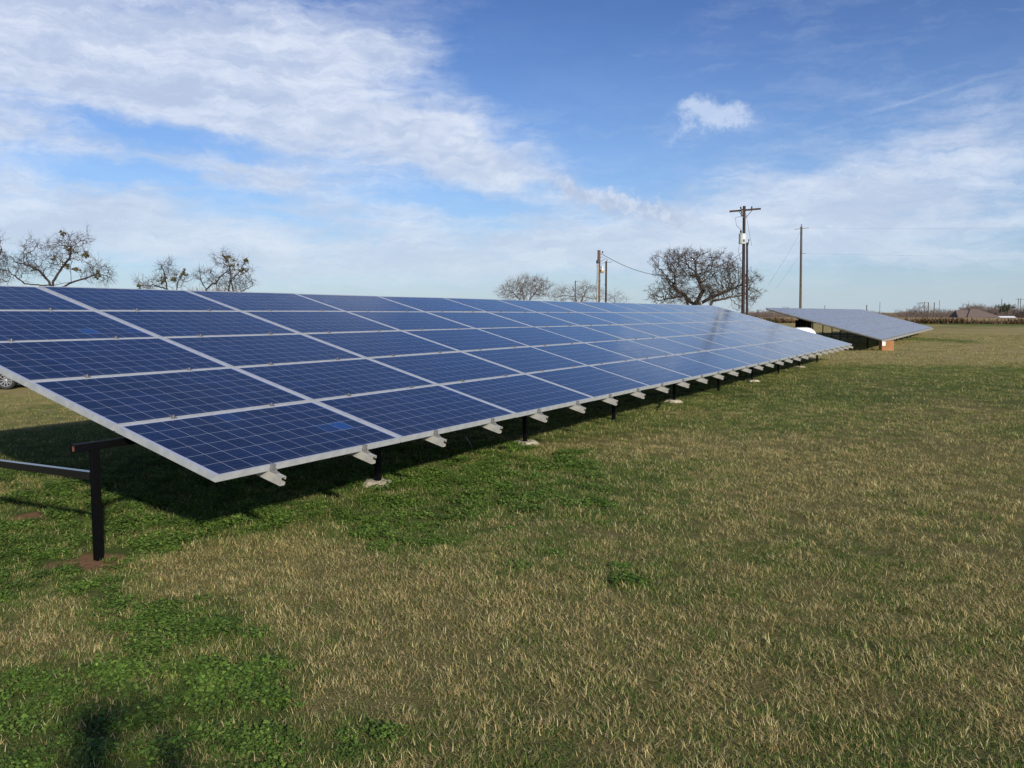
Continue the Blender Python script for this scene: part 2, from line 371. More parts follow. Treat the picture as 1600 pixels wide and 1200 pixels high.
GREEN = [(wblob(*q[:4]), q[4]) for q in (
    (90, 1110, 170, 90, 1.3), (280, 1140, 130, 60, .9), (230, 1060, 120, 30, .5), (340, 1000, 55, 28, .8), (230, 1060, 80, 25, .5), (80, 885, 70, 20, .7), (150, 900, 60, 14, .5), (40, 960, 90, 30, .25),
    (720, 775, 150, 26, 1.1), (590, 800, 80, 18, .6), (560, 770, 70, 16, .6), (900, 735, 150, 14, .5), (780, 720, 60, 10, .4),
    (1180, 622, 140, 7, .8), (1060, 660, 150, 9, .45), (1350, 640, 180, 12, .35), (1450, 578, 130, 5, .9), (1560, 600, 120, 7, .5), (1250, 600, 60, 5, .4),
    (1540, 506, 110, 2.5, .9), (1425, 530, 50, 6, 1.8), (1380, 560, 30, 3, .5), (1090, 780, 90, 20, .25), (1250, 900, 90, 30, .2), (1400, 1130, 300, 60, -.35), (100, 690, 90, 18, .9), (60, 630, 60, 5, .7), (330, 790, 90, 30, .9), (150, 740, 100, 20, .6), (100, 840, 100, 20, .5), (1290, 505, 25, 3, 1.0))]  # includes a green band painted for the shade along the farther array
STRAW = [(wblob(*q[:4]), q[4]) for q in (
    (1340, 562, 90, 5, 1.0), (1500, 540, 160, 18, 1.0), (1550, 560, 100, 5, .6), (420, 860, 90, 30, .7), (560, 900, 120, 30, .4), (700, 960, 160, 50, .35), (60, 648, 90, 6, .9), (60, 664, 60, 3, .6),
    (30, 760, 60, 10, .7), (90, 960, 60, 14, .4), (830, 750, 60, 8, .5), (1060, 700, 130, 12, .5), (1560, 720, 160, 40, .4), (1220, 720, 90, 16, .3), (900, 1050, 200, 60, .2), (1200, 790, 120, 20, .3), (120, 1015, 60, 12, .4),
    (1330, 545, 40, 3, 1.0), (1480, 640, 90, 10, .3), (30, 880, 30, 8, .5))]
SOIL = [(wblob(*q[:4]), q[4]) for q in ((162, 871, 26, 6, 1.25), (210, 863, 20, 5, .9), (118, 868, 10, 4, .6), (60, 811, 22, 4, .9), (235, 786, 20, 5, .5), (52, 893, 12, 4, .7), (200, 830, 10, 4, .5), (20, 832, 14, 5, .5), (700, 735, 60, 4, .3))]
def gsum(lst, x, y):
    t = np.zeros_like(x)
    for (cx, cy, sx, sy), a in lst: t += a*np.exp(-.5*(((x-cx)/sx)**2+((y-cy)/sy)**2))
    return t
def masks(x, y):
    x = np.asarray(x, float); y = np.asarray(y, float); d = np.hypot(x, y)
    wx = x+(vnoise(x*1.1, y*1.1, 8)-.5)*.5; wy = y+(vnoise(x*1.1, y*1.1, 9)-.5)*.6*(1+d*.05)
    big = fbm(x*.22, y*.16, 4, 1); mid = fbm(x*.8, y*.7, 4, 4); fine = fbm(x*3, y*3, 3, 6)
    g = .49+(big-.5)*.7+(mid-.5)*.6*sstep(90, 20, d)+(fine-.5)*.6*sstep(40, 6, d)
    g = g+gsum(GREEN, wx, wy)-gsum(STRAW, wx, wy)
    ins = (x-A1.x)*AN.x+(y-A1.y)*AN.y; al = (x-A1.x)*AU.x+(y-A1.y)*AU.y
    g = g+.45*sstep(.3, 1.2, ins)*sstep(9, 5, ins)*sstep(-2, 0, al)*sstep(30, 27, al)
    g = g-.34*sstep(26, 60, d)
    g = np.where(d > 136, .06+(big-.5)*.3, g)
    s = gsum(SOIL, wx, wy)*(.6+.8*fine)
    return np.clip(g, 0, 1), np.clip(s, 0, 1)
def ground_fn(n, b, tc):
    ge = n.n('ShaderNodeNewGeometry'); P = ge.outputs['Position']
    ga = n.n('ShaderNodeAttribute', attribute_name='green'); sa = n.n('ShaderNodeAttribute', attribute_name='soil'); fa = n.n('ShaderNodeAttribute', attribute_name='field'); ta = n.n('ShaderNodeAttribute', attribute_name='thatch')
    nz = n.noise(P, 7.0, 8, .72); nz2 = n.noise(n.mapping(P, scale=(1.0, .35, 1)), 1.3, 6, .7); nf = n.noise(P, 60.0, 3, .6)
    g = n.math('ADD', ga.outputs['Fac'], n.math('ADD', n.math('MULTIPLY', n.math('SUBTRACT', nz, .5), 1.5), n.math('MULTIPLY', n.math('SUBTRACT', nz2, .5), .7)))
    gm = n.ramp(g, .2, .8)
    straw = n.mix(nf, (.21, .170, .070, 1), (.50, .41, .185, 1)); grn = n.mix(nf, (.058, .088, .018, 1), (.145, .195, .045, 1))
    c = n.mix(gm, straw, grn)
    c = n.mix(n.ramp(nz2, .3, .75, 0, .5), c, (.16, .135, .06, 1))
    c = n.mix(n.math('MULTIPLY', ta.outputs['Fac'], .75), c, n.mix(gm, (.105, .096, .038, 1), (.055, .080, .022, 1)))
    fld = n.mix(nz2, (.27, .19, .095, 1), (.36, .27, .14, 1)); c = n.mix(fa.outputs['Fac'], c, fld)
    c = n.mix(n.ramp(n.math('ADD', sa.outputs['Fac'], n.math('MULTIPLY', n.math('SUBTRACT', nz, .5), .6)), .35, .6), c, n.mix(nz, (.13, .07, .036, 1), (.27, .16, .09, 1)))
    n.l(c, b.inputs['Base Color']); b.inputs['Roughness'].default_value = 1; b.inputs['Specular IOR Level'].default_value = .05
    bp = n.n('ShaderNodeBump'); bp.inputs['Strength'].default_value = .9; bp.inputs['Distance'].default_value = .05
    n.l(n.math('ADD', nz, n.math('MULTIPLY', nf, .4)), bp.inputs['Height']); n.l(bp.outputs[0], b.inputs['Normal'])
M_GROUND = mat('lawn_ground', fn=ground_fn)
def build_ground():
    fine = np.linspace(-R(42), R(42), 330); rest = np.linspace(R(42), 2*math.pi-R(42), 70)[1:-1]
    ang = np.r_[fine, rest]; rad = np.r_[0.3, np.geomspace(.8, 320, 190), np.geomspace(360, 4500, 12)]
    Aa, Rr = np.meshgrid(ang, rad); x = (np.sin(Aa)*Rr).ravel(); y = (np.cos(Aa)*Rr).ravel()
    z = gz(x, y); g, s = masks(x, y); d = np.hypot(x, y)
    f = sstep(136, 142, d)
    V = np.c_[x, y, z]; V = np.r_[V, [[0, 0, float(gz(0, 0))]]]
    nA, nR = len(ang), len(rad); i, j = np.meshgrid(np.arange(nR-1), np.arange(nA), indexing='ij'); j2 = (j+1) % nA
    F = np.c_[(i*nA+j).ravel(), (i*nA+j2).ravel(), ((i+1)*nA+j2).ravel(), ((i+1)*nA+j).ravel()][:, ::-1]
    c = len(V)-1; F = np.r_[F, [[c, (k+1) % nA, k, k] for k in []]] if False else F
    me = npmesh('ground', V, F, M_GROUND, True, {'green': np.r_[g, .4], 'soil': np.r_[s, 0], 'field': np.r_[f, 0], 'thatch': np.r_[sstep(34, 16, d)*sstep(7.5, 5.5, np.where(((x-A1.x)*AU.x+(y-A1.y)*AU.y) > 14, (x-A1.x)*AN.x+(y-A1.y)*AN.y, 0)), 1]})
    bm = bmesh.new(); bm.from_mesh(me); bm.verts.ensure_lookup_table()
    for k in range(nA):
        try: bm.faces.new((bm.verts[c], bm.verts[(k+1) % nA], bm.verts[k]))
        except Exception: pass
    bmesh.ops.recalc_face_normals(bm, faces=bm.faces)
    bm.faces.ensure_lookup_table()
    if bm.faces[0].normal.z < 0: bmesh.ops.reverse_faces(bm, faces=bm.faces)
    bm.to_mesh(me); bm.free()
    o = link('ground', me); tag(o, 'mown field of dormant tan and green grass', 'ground', kind='structure')
build_ground()

# ------------------------------------------------------------------ grass (stuff, instanced tufts)
def blade_mat(name, trans=.0):
    def fn(n, b, tc):
        va = n.n('ShaderNodeAttribute', attribute_name='tint'); oi = n.n('ShaderNodeObjectInfo')
        c = n.mix(1.0, va.outputs['Color'], n.mix(oi.outputs['Random'], (.72, .72, .72, 1), (1.2, 1.15, 1.1, 1)), 'MULTIPLY')
        n.l(c, b.inputs['Base Color']); b.inputs['Roughness'].default_value = .65; b.inputs['Specular IOR Level'].default_value = .2
        tl = n.n('ShaderNodeBsdfTranslucent'); n.l(c, tl.inputs[0]); ms = n.n('ShaderNodeMixShader'); ms.inputs[0].default_value = .38
        out = [x for x in n.t.nodes if x.type == 'OUTPUT_MATERIAL'][0]; n.l(b.outputs[0], ms.inputs[1]); n.l(tl.outputs[0], ms.inputs[2]); n.l(ms.outputs[0], out.inputs[0])
    return mat(name, fn=fn)
M_BLADE = blade_mat('grass_blades')
STRAWS = np.array([(.50,.41,.17), (.62,.54,.25), (.36,.29,.115), (.70,.62,.34), (.43,.33,.14), (.24,.19,.08), (.58,.43,.21)])
GREENS = np.array([(.125,.195,.038), (.165,.235,.050), (.095,.155,.032), (.210,.265,.065), (.120,.190,.042)])
CLOV = np.array([(.105,.195,.034), (.145,.250,.046), (.085,.155,.028), (.180,.280,.056)])
def tuft_mesh(name, nb, rad, kind, seed, L=(.014, .036), wd=.0024):
    rg = np.random.RandomState(seed); V = []; F = []; C = []
    for k in range(nb):
        rr = rad*math.sqrt(rg.rand()); a = rg.rand()*6.283; bx, by = rr*math.cos(a), rr*math.sin(a)
        if kind == 'clover':
            h = rg.uniform(.006, .032)*(1 if rg.rand() < .8 else 1.4); cl = CLOV[rg.randint(len(CLOV))]*rg.uniform(.7, 1.3); r_ = rg.uniform(.0026, .0048)*rad/.075
            th0 = rg.rand()*6.283; tx, ty = rg.normal(0, .35, 2)
            for q in range(3):
                th = th0+q*2.094; cx, cy = bx+math.cos(th)*r_*.9, by+math.sin(th)*r_*.9; i = len(V)
                for m_ in range(6):
                    an = m_*1.0472; dx, dy = math.cos(an)*r_, math.sin(an)*r_
                    V.append((cx+dx, cy+dy, h+(dx+cx-bx)*tx+(dy+cy-by)*ty)); C.append(cl)
                F += [(i, i+1, i+2), (i, i+2, i+3), (i, i+3, i+4), (i, i+4, i+5)]
            continue
        straw = (kind == 'straw' and rg.rand() < .62) or (kind == 'green' and rg.rand() < (.20 if rad < .1 else .34))
        ln = rg.uniform(*L)*(1.15 if straw else .95); d = rg.rand()*6.283
        lean = rg.uniform(.5, 1.55) if straw else rg.uniform(.1, .9)
        cl = (STRAWS[rg.randint(len(STRAWS))] if straw else GREENS[rg.randint(len(GREENS))])*rg.uniform(.75, 1.2)
        p = np.array([bx, by, -.004]); w = wd*rg.uniform(.6, 1.4); side = np.array([-math.sin(d), math.cos(d), 0]); i = len(V)
        curl = rg.uniform(-.3, .9); yaw = rg.uniform(-.5, .5); z0 = rg.uniform(0, .018) if straw else 0; p[2] += z0
        for s_ in range(4):
            ww = w*(1-s_/3.0)**.7+.0002
            V += [tuple(p-side*ww/2), tuple(p+side*ww/2)]; sh = .55+.45*min(1, s_/2.0); sh = 1; C += [cl*sh]*2
            an = lean+curl*s_/3; d += yaw/3
            p = p+np.array([math.cos(d)*math.sin(an), math.sin(d)*math.sin(an), max(math.cos(an), -.2)])*ln/3
        for s_ in range(3):
            a0 = i+s_*2; F += [(a0, a0+1, a0+3), (a0, a0+3, a0+2)]
    return npmesh(name, V, F, M_BLADE, False, {'tint': np.array(C)})
def gn_scatter(name, pts, rots, scl, idx, meshes, label, cat):
    coll = bpy.data.collections.new(name+'_tufts')
    for k, me in enumerate(meshes):
        o = bpy.data.objects.new('%s_tuft_%d' % (name, k), me); coll.objects.link(o)
    me = bpy.data.meshes.new(name); me.vertices.add(len(pts)); me.vertices.foreach_set('co', np.asarray(pts, np.float32).ravel())
    a = me.attributes.new('rot', 'FLOAT_VECTOR', 'POINT'); a.data.foreach_set('vector', np.asarray(rots, np.float32).ravel())
    a = me.attributes.new('scl', 'FLOAT', 'POINT'); a.data.foreach_set('value', np.asarray(scl, np.float32))
    a = me.attributes.new('idx', 'INT', 'POINT'); a.data.foreach_set('value', np.asarray(idx, np.int32))
    me.materials.append(M_BLADE)
    o = link(name, me); tag(o, label, cat, kind='stuff')
    g = bpy.data.node_groups.new(name, 'GeometryNodeTree')
    g.interface.new_socket('Geometry', in_out='INPUT', socket_type='NodeSocketGeometry'); g.interface.new_socket('Geometry', in_out='OUTPUT', socket_type='NodeSocketGeometry')
    gi = g.nodes.new('NodeGroupInput'); go = g.nodes.new('NodeGroupOutput')
    m2p = g.nodes.new('GeometryNodeMeshToPoints'); iop = g.nodes.new('GeometryNodeInstanceOnPoints'); ci = g.nodes.new('GeometryNodeCollectionInfo')
    ci.inputs['Collection'].default_value = coll; ci.inputs['Separate Children'].default_value = True; ci.inputs['Reset Children'].default_value = True
    def attr(nm, dt):
        n_ = g.nodes.new('GeometryNodeInputNamedAttribute'); n_.data_type = dt; n_.inputs[0].default_value = nm
        return [s for s in n_.outputs if s.enabled and s.name == 'Attribute'][0]
    g.links.new(gi.outputs[0], m2p.inputs[0]); g.links.new(m2p.outputs[0], iop.inputs['Points']); g.links.new(ci.outputs[0], iop.inputs['Instance'])
    iop.inputs['Pick Instance'].default_value = True
    g.links.new(attr('idx', 'INT'), iop.inputs['Instance Index'])
    e2r = g.nodes.new('FunctionNodeEulerToRotation'); g.links.new(attr('rot', 'FLOAT_VECTOR'), e2r.inputs[0]); g.links.new(e2r.outputs[0], iop.inputs['Rotation'])
    g.links.new(attr('scl', 'FLOAT'), iop.inputs['Scale'])
    g.links.new(iop.outputs[0], go.inputs[0])
    md = o.modifiers.new('scatter', 'NODES'); md.node_group = g
    return o
def build_grass():
    rg = np.random.RandomState(11)
    bands = [(1.9, 6.5, 330, 1.0, 0), (6.5, 11, 170, 1.15, 0), (11, 17, 80, 1.3, 0), (17, 34, 17, 1.1, 1), (34, 75, 3.0, 1.6, 1)]   # r0, r1, tufts per m2, scale, size class
    kinds = {0: ([], [], [], []), 1: ([], [], [], []), 2: ([], [], [], [])}
    for r0, r1, dens, sc, cls in bands:
        half = R(38) if r1 < 20 else R(34)
        n = int(dens*half*(r1*r1-r0*r0)); r = np.sqrt(rg.uniform(r0*r0, r1*r1, n)); a = rg.uniform(-half, half, n)
        x, y = r*np.sin(a), r*np.cos(a); g, s = masks(x, y); z = gz(x, y)
        ins = (x-A1.x)*AN.x+(y-A1.y)*AN.y; al = (x-A1.x)*AU.x+(y-A1.y)*AU.y
        vis = ~((ins > 6) & (al > 15) & (al < 29)); vis &= ~((s > .45) & (rg.rand(n) < .85))
        gf = g+rg.normal(0, .20, n)+(fbm(x*6, y*6, 2, 33)-.5)*1.1
        k = np.where(gf > 1.0, 2, np.where(gf > .42, 1, 0))
        clump = fbm(x*2.2, y*2.2, 2, 15)
        k = np.where((k == 1) & (clump > .62) & (g > .60), 2, k); k = np.where((k == 2) & ((r > 11) | (x > .9) | (rg.rand(n) < .50)), 1, k)
        for kk in (0, 1, 2):
            m = vis & (k == kk); c = int(m.sum())
            if not c: continue
            kinds[kk][0].append(np.c_[x[m], y[m], z[m]])
            kinds[kk][1].append(np.c_[rg.normal(0, .06, c), rg.normal(0, .06, c), rg.uniform(0, 6.283, c)])
            kinds[kk][2].append(sc*rg.uniform(.7, 1.25, c)*(.75+.5*fbm(x[m]*1.7, y[m]*1.7, 3, 40))); kinds[kk][3].append(rg.randint(0, 4, c)+4*cls)
    spec = {0: ('straw', 'dry_grass', 'tan dormant grass blades mixed through the lawn', 'dry grass'), 1: ('green', 'green_grass', 'short green grass growing between the dry blades', 'grass'), 2: ('clover', 'clover', 'low green clover patches in the lawn', 'clover')}
    for kk, (kind, nm, lab, cat) in spec.items():
        ms = [tuft_mesh(nm, {'straw': 58, 'green': 64, 'clover': 120}[kind], .075, kind, 50+kk*10+q) for q in range(4)]
        ms += [tuft_mesh(nm, {'straw': 60, 'green': 70, 'clover': 70}[kind], .17, kind, 80+kk*10+q, (.024, .052), .0055) for q in range(4)]
        P, Ro, Sc, Id = [np.concatenate(v) for v in kinds[kk]]
        gn_scatter(nm, P, Ro, Sc, Id, ms, lab, cat)
build_grass()

# ------------------------------------------------------------------ solar arrays
TILT = 0.2662
def build_array(C, slope, ncol, name_label, group, post0, nposts, front_in, rear_in, foot_idx, mids, rear_h=True, low_end=True):
    U = Vector((AU.x*math.cos(slope), AU.y*math.cos(slope), math.sin(slope)))
    V = (AN*math.cos(TILT)+U.cross(AN)*math.sin(TILT)).normalized(); Nn = U.cross(V).normalized()
    base = Vector((C.x, C.y, 0))
    root = thing('solar_array', name_label, 'solar array', base)
    Rm = Matrix((U, V, Nn)).transposed().to_4x4(); iR = Rm.to_3x3().inverted()
    def loc(u, v, w=0): return (C-base)+U*u+V*v+Nn*w
    PW, PH, PU, PV = 1.98, .99, 2.0, 1.01
    fw, ft = .011, .045
    global P_PANEL
    for c in range(ncol):
        for r in range(5):
            o = link('solar_panel', P_PANEL[0], root)
            jit = Matrix.Rotation(random.gauss(0, R(.10)), 4, 'X') @ Matrix.Rotation(random.gauss(0, R(.07)), 4, 'Y')
            o.matrix_local = Matrix.Translation(loc(c*PU+.008, r*PV+.008, random.gauss(0, .0007))) @ Rm @ jit
            fr = link('panel_frame', P_PANEL[1], o)
            if P_PANEL[2]: bs = link('back_sheet', P_PANEL[2], o)
    # rails run up the slope, two under each column
    for c in range(ncol):
        for f in (.25, .75):
            ra = link('mounting_rail', P_RAIL[0], root)
            ra.matrix_local = Matrix.Translation(loc((c+f)*PU, 0, -ft-.002)) @ Rm
            cl = link('end_clamp', P_RAIL[1], ra)
            if c < mids:
                for r in range(1, 5):
                    mc = link('mid_clamp', P_RAIL[2], ra); mc.location = (0, r*PV, ft+.004)
    # posts with long beams on top
    def h_at(u, ins):     # height of the underside of the rails above the row line
        v = ins/math.cos(TILT); p = C+U*u+V*v
        return p.z-(ft+.002+.064)/math.cos(TILT)+.018
    for ins, kind in ((front_in, 'front'), (rear_in, 'rear')):
        us = [post0+2.93*k+(.07 if k else 0) for k in range(nposts)]
        p0 = base+AU*(post0-.16)+AN*ins; p1 = base+AU*(ncol*PU+.05)+AN*(ins-(.10 if kind == 'front' else 0))
        z0, z1 = h_at(post0-.16, ins)-.026, h_at(ncol*PU, ins-(.10 if kind == 'front' else 0))-.026
        bm_ = MB().beam((p0.x-base.x, p0.y-base.y, z0), (p1.x-base.x, p1.y-base.y, z1), .052, .052, hollow=.005).obj('support_beam', M_STEEL, root)
        d = (Vector((p1.x, p1.y, z1))-Vector((p0.x, p0.y, z0))).normalized(); q = Vector((p0.x-base.x, p0.y-base.y, z0))
        MB().beam(q+d*.012, q+d*.02, .0405, .0405).obj('rusty_end', M_RUST, bm_)
        for k, u in enumerate(us):
            ins_k = max(ins-.065*k, ins-.13) if kind == 'front' else ins
            p = base+AU*u+AN*ins_k; zg = float(gz(p.x, p.y)); zt = h_at(u, ins_k)-.050
            po = MB().beam((0, 0, zg-.15), (0, 0, zt), .047, .047, up=Vector((AN.x, AN.y, 0))).obj('post', M_STEEL, root); po.location = (p.x-base.x, p.y-base.y, 0)
            if kind == 'front' and k in foot_idx:
                mb = MB(); rg = random.Random(k*7+3); pr = []
                nn = 14; i0 = 0
                mb.v.append((0, 0, zg+.045))
                for q_ in range(nn):
                    an = q_/nn*6.283; rr = rg.uniform(.15, .27); mb.v.append((rr*.6*math.cos(an), rr*.6*math.sin(an), zg+.042))
                    mb.v.append((rr*math.cos(an), rr*math.sin(an), zg-.03))
                for q_ in range(nn):
                    a_, b_ = 1+2*q_, 1+2*((q_+1) % nn); mb.f += [(0, a_, b_), (a_, a_+1, b_+1, b_)]
                ft_ = mb.obj('footing', M_CONC, root, True); ft_.location = po.location
    # braces from each front post to its rear post
    for k in range(nposts):
        u = post0+2.93*k
        a = base+AU*u+AN*(front_in+.034)-base; b = base+AU*u+AN*(rear_in-.034)-base
        hb = .575; MB().beam((a.x, a.y, hb), (b.x, b.y, hb-.02), .045, .05).obj('brace', M_BRACE, root)
    return root, U, V, Nn
def make_panel(cm=None, fmat=None):
    PW, PH, ft, fw = 1.984, .994, .045, .0095
    glass = MB(); glass.v = [(fw, fw, -.003), (PW-fw, fw, -.003), (PW-fw, PH-fw, -.003), (fw, PH-fw, -.003)]; glass.f = [(0, 1, 2, 3)]
    g = glass.mesh('solar_panel', cm or M_CELL, fix=False)
    f = MB()
    f.box((0, 0, -ft), (PW, fw, 0)); f.box((0, PH-fw, -ft), (PW, PH, 0)); f.box((0, fw, -ft), (fw, PH-fw, 0)); f.box((PW-fw, fw, -ft), (PW, PH-fw, 0))
    b = MB(); b.box((fw, fw, -.009), (PW-fw, PH-fw, -.006))
    b.box((PW/2-.06, PH-.16, -.03), (PW/2+.06, PH-.06, -.009))
    r = MB()   # purlin: C section with lips, running along V (local y)
    L0, L1, H, Wd, t = -.115, 5.10, .064, .046, .004
    r.box((-Wd/2, L0, -t), (Wd/2, L1, 0)); r.box((-Wd/2, L0, -H), (-Wd/2+t, L1, -t)); r.box((-Wd/2+t, L0, -H), (Wd/2, L1, -H+t))
    r.box((Wd/2-t, L0, -.022), (Wd/2, L1, -t)); r.box((Wd/2-t, L0, -H+t), (Wd/2, L1, -H+.024))
    c = MB(); c.box((-.02, -.012, 0), (.02, -.001, .052)); c.box((-.02, -.001, .0475), (.02, .014, .052)); c.box((-.02, -.055, .001), (.02, -.012, .007)); c.tube([(0, -.035, .007), (0, -.035, .034)], .0065, 6)
    c.box((-.011, -.046, .007), (.011, -.024, .014))
    m = MB(); m.box((-.018, -.016, 0), (.018, .036, .005)); m.tube([(0, .010, .005), (0, .010, .019)], .008, 6)
    return (g, f.mesh('panel_frame', fmat or M_ALU), b.mesh('back_sheet', M_BSHEET)), (r.mesh('mounting_rail', M_RAIL), c.mesh('end_clamp', M_CLAMP), m.mesh('mid_clamp', M_BOLT))
P_PANEL, P_RAIL = make_panel()
arr1, U1, V1, N1 = build_array(A1, -.0021, 14, 'near long array of blue solar panels on black posts, close at left', None, -.15, 10, .985, 3.85, (1, 2, 4, 6, 8), 7)
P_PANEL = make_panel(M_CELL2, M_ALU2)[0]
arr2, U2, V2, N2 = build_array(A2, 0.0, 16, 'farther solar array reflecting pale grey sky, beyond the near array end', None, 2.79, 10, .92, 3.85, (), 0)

# ------------------------------------------------------------------ trees
def bark_mat(name, a, b):
    return mat(name, a, .9, 0, .2, noise=(3, a, b, (3, 3, .6)))
M_BARK = bark_mat('oak_bark', (.035, .027, .021), (.085, .068, .053))
M_TWIG = bark_mat('oak_twigs', (.062, .048, .039), (.115, .090, .073))
M_MBARK = bark_mat('mesquite_bark', (.022, .018, .017), (.055, .043, .040))
M_MTWIG = bark_mat('mesquite_twigs', (.065, .052, .050), (.12, .097, .092))
M_FTWIG = bark_mat('hazed_brush_twigs', (.12, .09, .075), (.21, .165, .14))  # twig colour paled to paint in distance haze
M_MIST = mat('mistletoe_leaves', noise=(5, (.045, .045, .014), (.13, .115, .04)), rough=.7)
M_EVER = mat('evergreen_leaves', noise=(3, (.018, .030, .014), (.045, .06, .025)), rough=.7)
def colonize(att, seeds, step, dk, di, rg, jit=.25, wob=None, maxn=6000):
    pos = [np.array(s_[0], float) for s_ in seeds]; par = [s_[1] for s_ in seeds]
    att = np.array(att, float); alive = np.ones(len(att), bool)
    P = np.array(pos); D = np.linalg.norm(att[:, None]-P[None], axis=2); near = D.argmin(1); nd = D.min(1)
    for it in range(260):
        m = alive & (nd < di)
        if not m.any(): break
        idx = np.where(m)[0]; acc = {}
        for i in idx:
            v = att[i]-pos[near[i]]; v = v/(np.linalg.norm(v)+1e-9); k = near[i]
            acc[k] = acc.get(k, 0)+v
        new = []
        for k, v in acc.items():
            v = v/(np.linalg.norm(v)+1e-9)+rg.normal(0, jit, 3); v /= np.linalg.norm(v)+1e-9
            p = pos[k]+v*step; new.append((p, k))
        base = len(pos)
        for p, k in new: pos.append(p); par.append(k)
        Np = np.array([p for p, _ in new]); D = np.linalg.norm(att[idx][:, None]-Np[None], axis=2)
        a = D.argmin(1); b = D.min(1); up = b < nd[idx]
        ii = idx[up]; near[ii] = base+a[up]; nd[ii] = b[up]
        alive &= ~(nd < dk)
        if len(pos) > maxn: break
    return np.array(pos), np.array(par)
def tubes_np(segs):
    "segs: p, q, rp, rq arrays -> prisms"
    if not len(segs): return np.zeros((0, 3)), np.zeros((0, 4), int)
    p = np.array([s_[0] for s_ in segs]); q = np.array([s_[1] for s_ in segs]); rp = np.array([s_[2] for s_ in segs]); rq = np.array([s_[3] for s_ in segs])
    t = q-p; t /= np.linalg.norm(t, axis=1)[:, None]+1e-9
    ref = np.where(np.abs(t[:, 2:3]) < .9, np.array([[0, 0, 1.]]), np.array([[1., 0, 0]])); a = np.cross(t, ref); a /= np.linalg.norm(a, axis=1)[:, None]; b = np.cross(a, t)
    n = 3 if rp.max() < .02 else 6
    vs = []
    for c, r in ((p, rp), (q, rq)):
        for k in range(n):
            an = 2*math.pi*k/n; vs.append(c+(a*math.cos(an)+b*math.sin(an))*r[:, None])
    V = np.stack(vs, 1).reshape(-1, 3); base = np.arange(len(segs))[:, None]*2*n
    F = np.concatenate([base+np.array([[k, (k+1) % n, n+(k+1) % n, n+k]]) for k in range(n)])
    return V, F
def leafball(c, r, n, rg, size):
    V = []; 
    for _ in range(n):
        v = rg.normal(0, 1, 3); v /= np.linalg.norm(v); p = np.array(c)+v*r*rg.uniform(.15, 1.0)**.6*np.array([1, 1, .85])*(1+.25*rg.normal())
        a = rg.normal(0, 1, 3); a /= np.linalg.norm(a); b = np.cross(a, rg.normal(0, 1, 3)); b /= np.linalg.norm(b)
        s_ = size*rg.uniform(.5, 1.3); V += [p-a*s_, p-b*s_*.5, p+a*s_, p+b*s_*.5]
    return V
def tree_mesh(base, trunks, ells, natt, step, dk, di, seed, jit, tip, expo, ntw, twl, squash=1.0, rcut=.09, droop=0.0, twr=.008, shell=.35, maxn=6000, clump=0):
    rg = np.random.RandomState(seed); base = np.array(base, float)
    att = []
    wts = np.array([e[3]*e[4]*e[5] for e in ells], float)**.8; wts /= wts.sum()
    for e, w in zip(ells, wts):
        for _ in range(int(natt*w)):
            v = rg.normal(0, 1, 3); v /= np.linalg.norm(v); rr = rg.uniform(shell, 1)**.5
            rr *= 1+.12*math.sin(v[0]*7+seed)+.08*math.sin(v[2]*11)
            att.append([e[0]+v[0]*rr*e[3], e[1]+v[1]*rr*e[4], e[2]+v[2]*rr*e[5]])
    att = np.array(att)
    if clump:
        cc = att[rg.choice(len(att), clump, replace=False)]; dd = np.linalg.norm(att[:, None]-cc[None], axis=2); j = dd.argmin(1)
        att = cc[j]+(att-cc[j])*np.where(rg.rand(len(att)) < .82, .62, 1.0)[:, None]
    att = att[att[:, 2] > base[2]+.6]
    seeds = [(base, -1)]
    for tr in trunks:
        k = 0; p = base.copy()
        for q in tr:
            q = np.array(q, float); L = np.linalg.norm(q-p); m = max(1, int(L/step))
            p0 = p.copy()
            for j in range(1, m+1):
                f = j/m; pp = p0*(1-f)+q*f+rg.normal(0, step*.12, 3)
                seeds.append((pp, k)); k = len(seeds)-1
            p = seeds[-1][0]
    P, par = colonize(att, seeds, step, dk, di, rg, jit, maxn=maxn)
    n = len(P); ch = [[] for _ in range(n)]
    for i in range(n):
        if par[i] >= 0: ch[par[i]].append(i)
    r = np.zeros(n)
    for i in range(n-1, -1, -1):
        r[i] = tip if not ch[i] else (sum(r[c]**expo for c in ch[i]))**(1/expo)
        if ch[i] and r[i] < .02: r[i] *= 1.01
    r[0] *= 1.25
    thick, thin, tw = [], [], []
    for i in range(n):
        k = par[i]
        if k < 0: continue
        rp = min(r[k], r[i]*1.25+.002)
        (thick if r[i] > rcut else thin).append((P[k], P[i], rp, r[i]))
    for i in range(n):
        m = ntw if not ch[i] else (1 if (r[i] < tip*4 and rg.rand() < .7) else 0)
        for _ in range(m):
            d = P[i]-P[par[i]] if par[i] >= 0 else np.array([0, 0, 1.]); d = d/(np.linalg.norm(d)+1e-9)+rg.normal(0, .75, 3); d[2] -= droop; d /= np.linalg.norm(d)
            L = twl*rg.uniform(.5, 1.3); q = P[i]+d*L*.5+rg.normal(0, L*.06, 3); d2 = d+rg.normal(0, .4, 3); e = q+d2/np.linalg.norm(d2)*L*.5
            tw += [(P[i], q, twr, twr*.8), (q, e, twr*.8, twr*.4)]
            if rg.rand() < .7:
                d3 = d+rg.normal(0, .7, 3); tw.append((q, q+d3/np.linalg.norm(d3)*L*.4, twr*.6, twr*.3))
    return P, r, thick, thin, tw
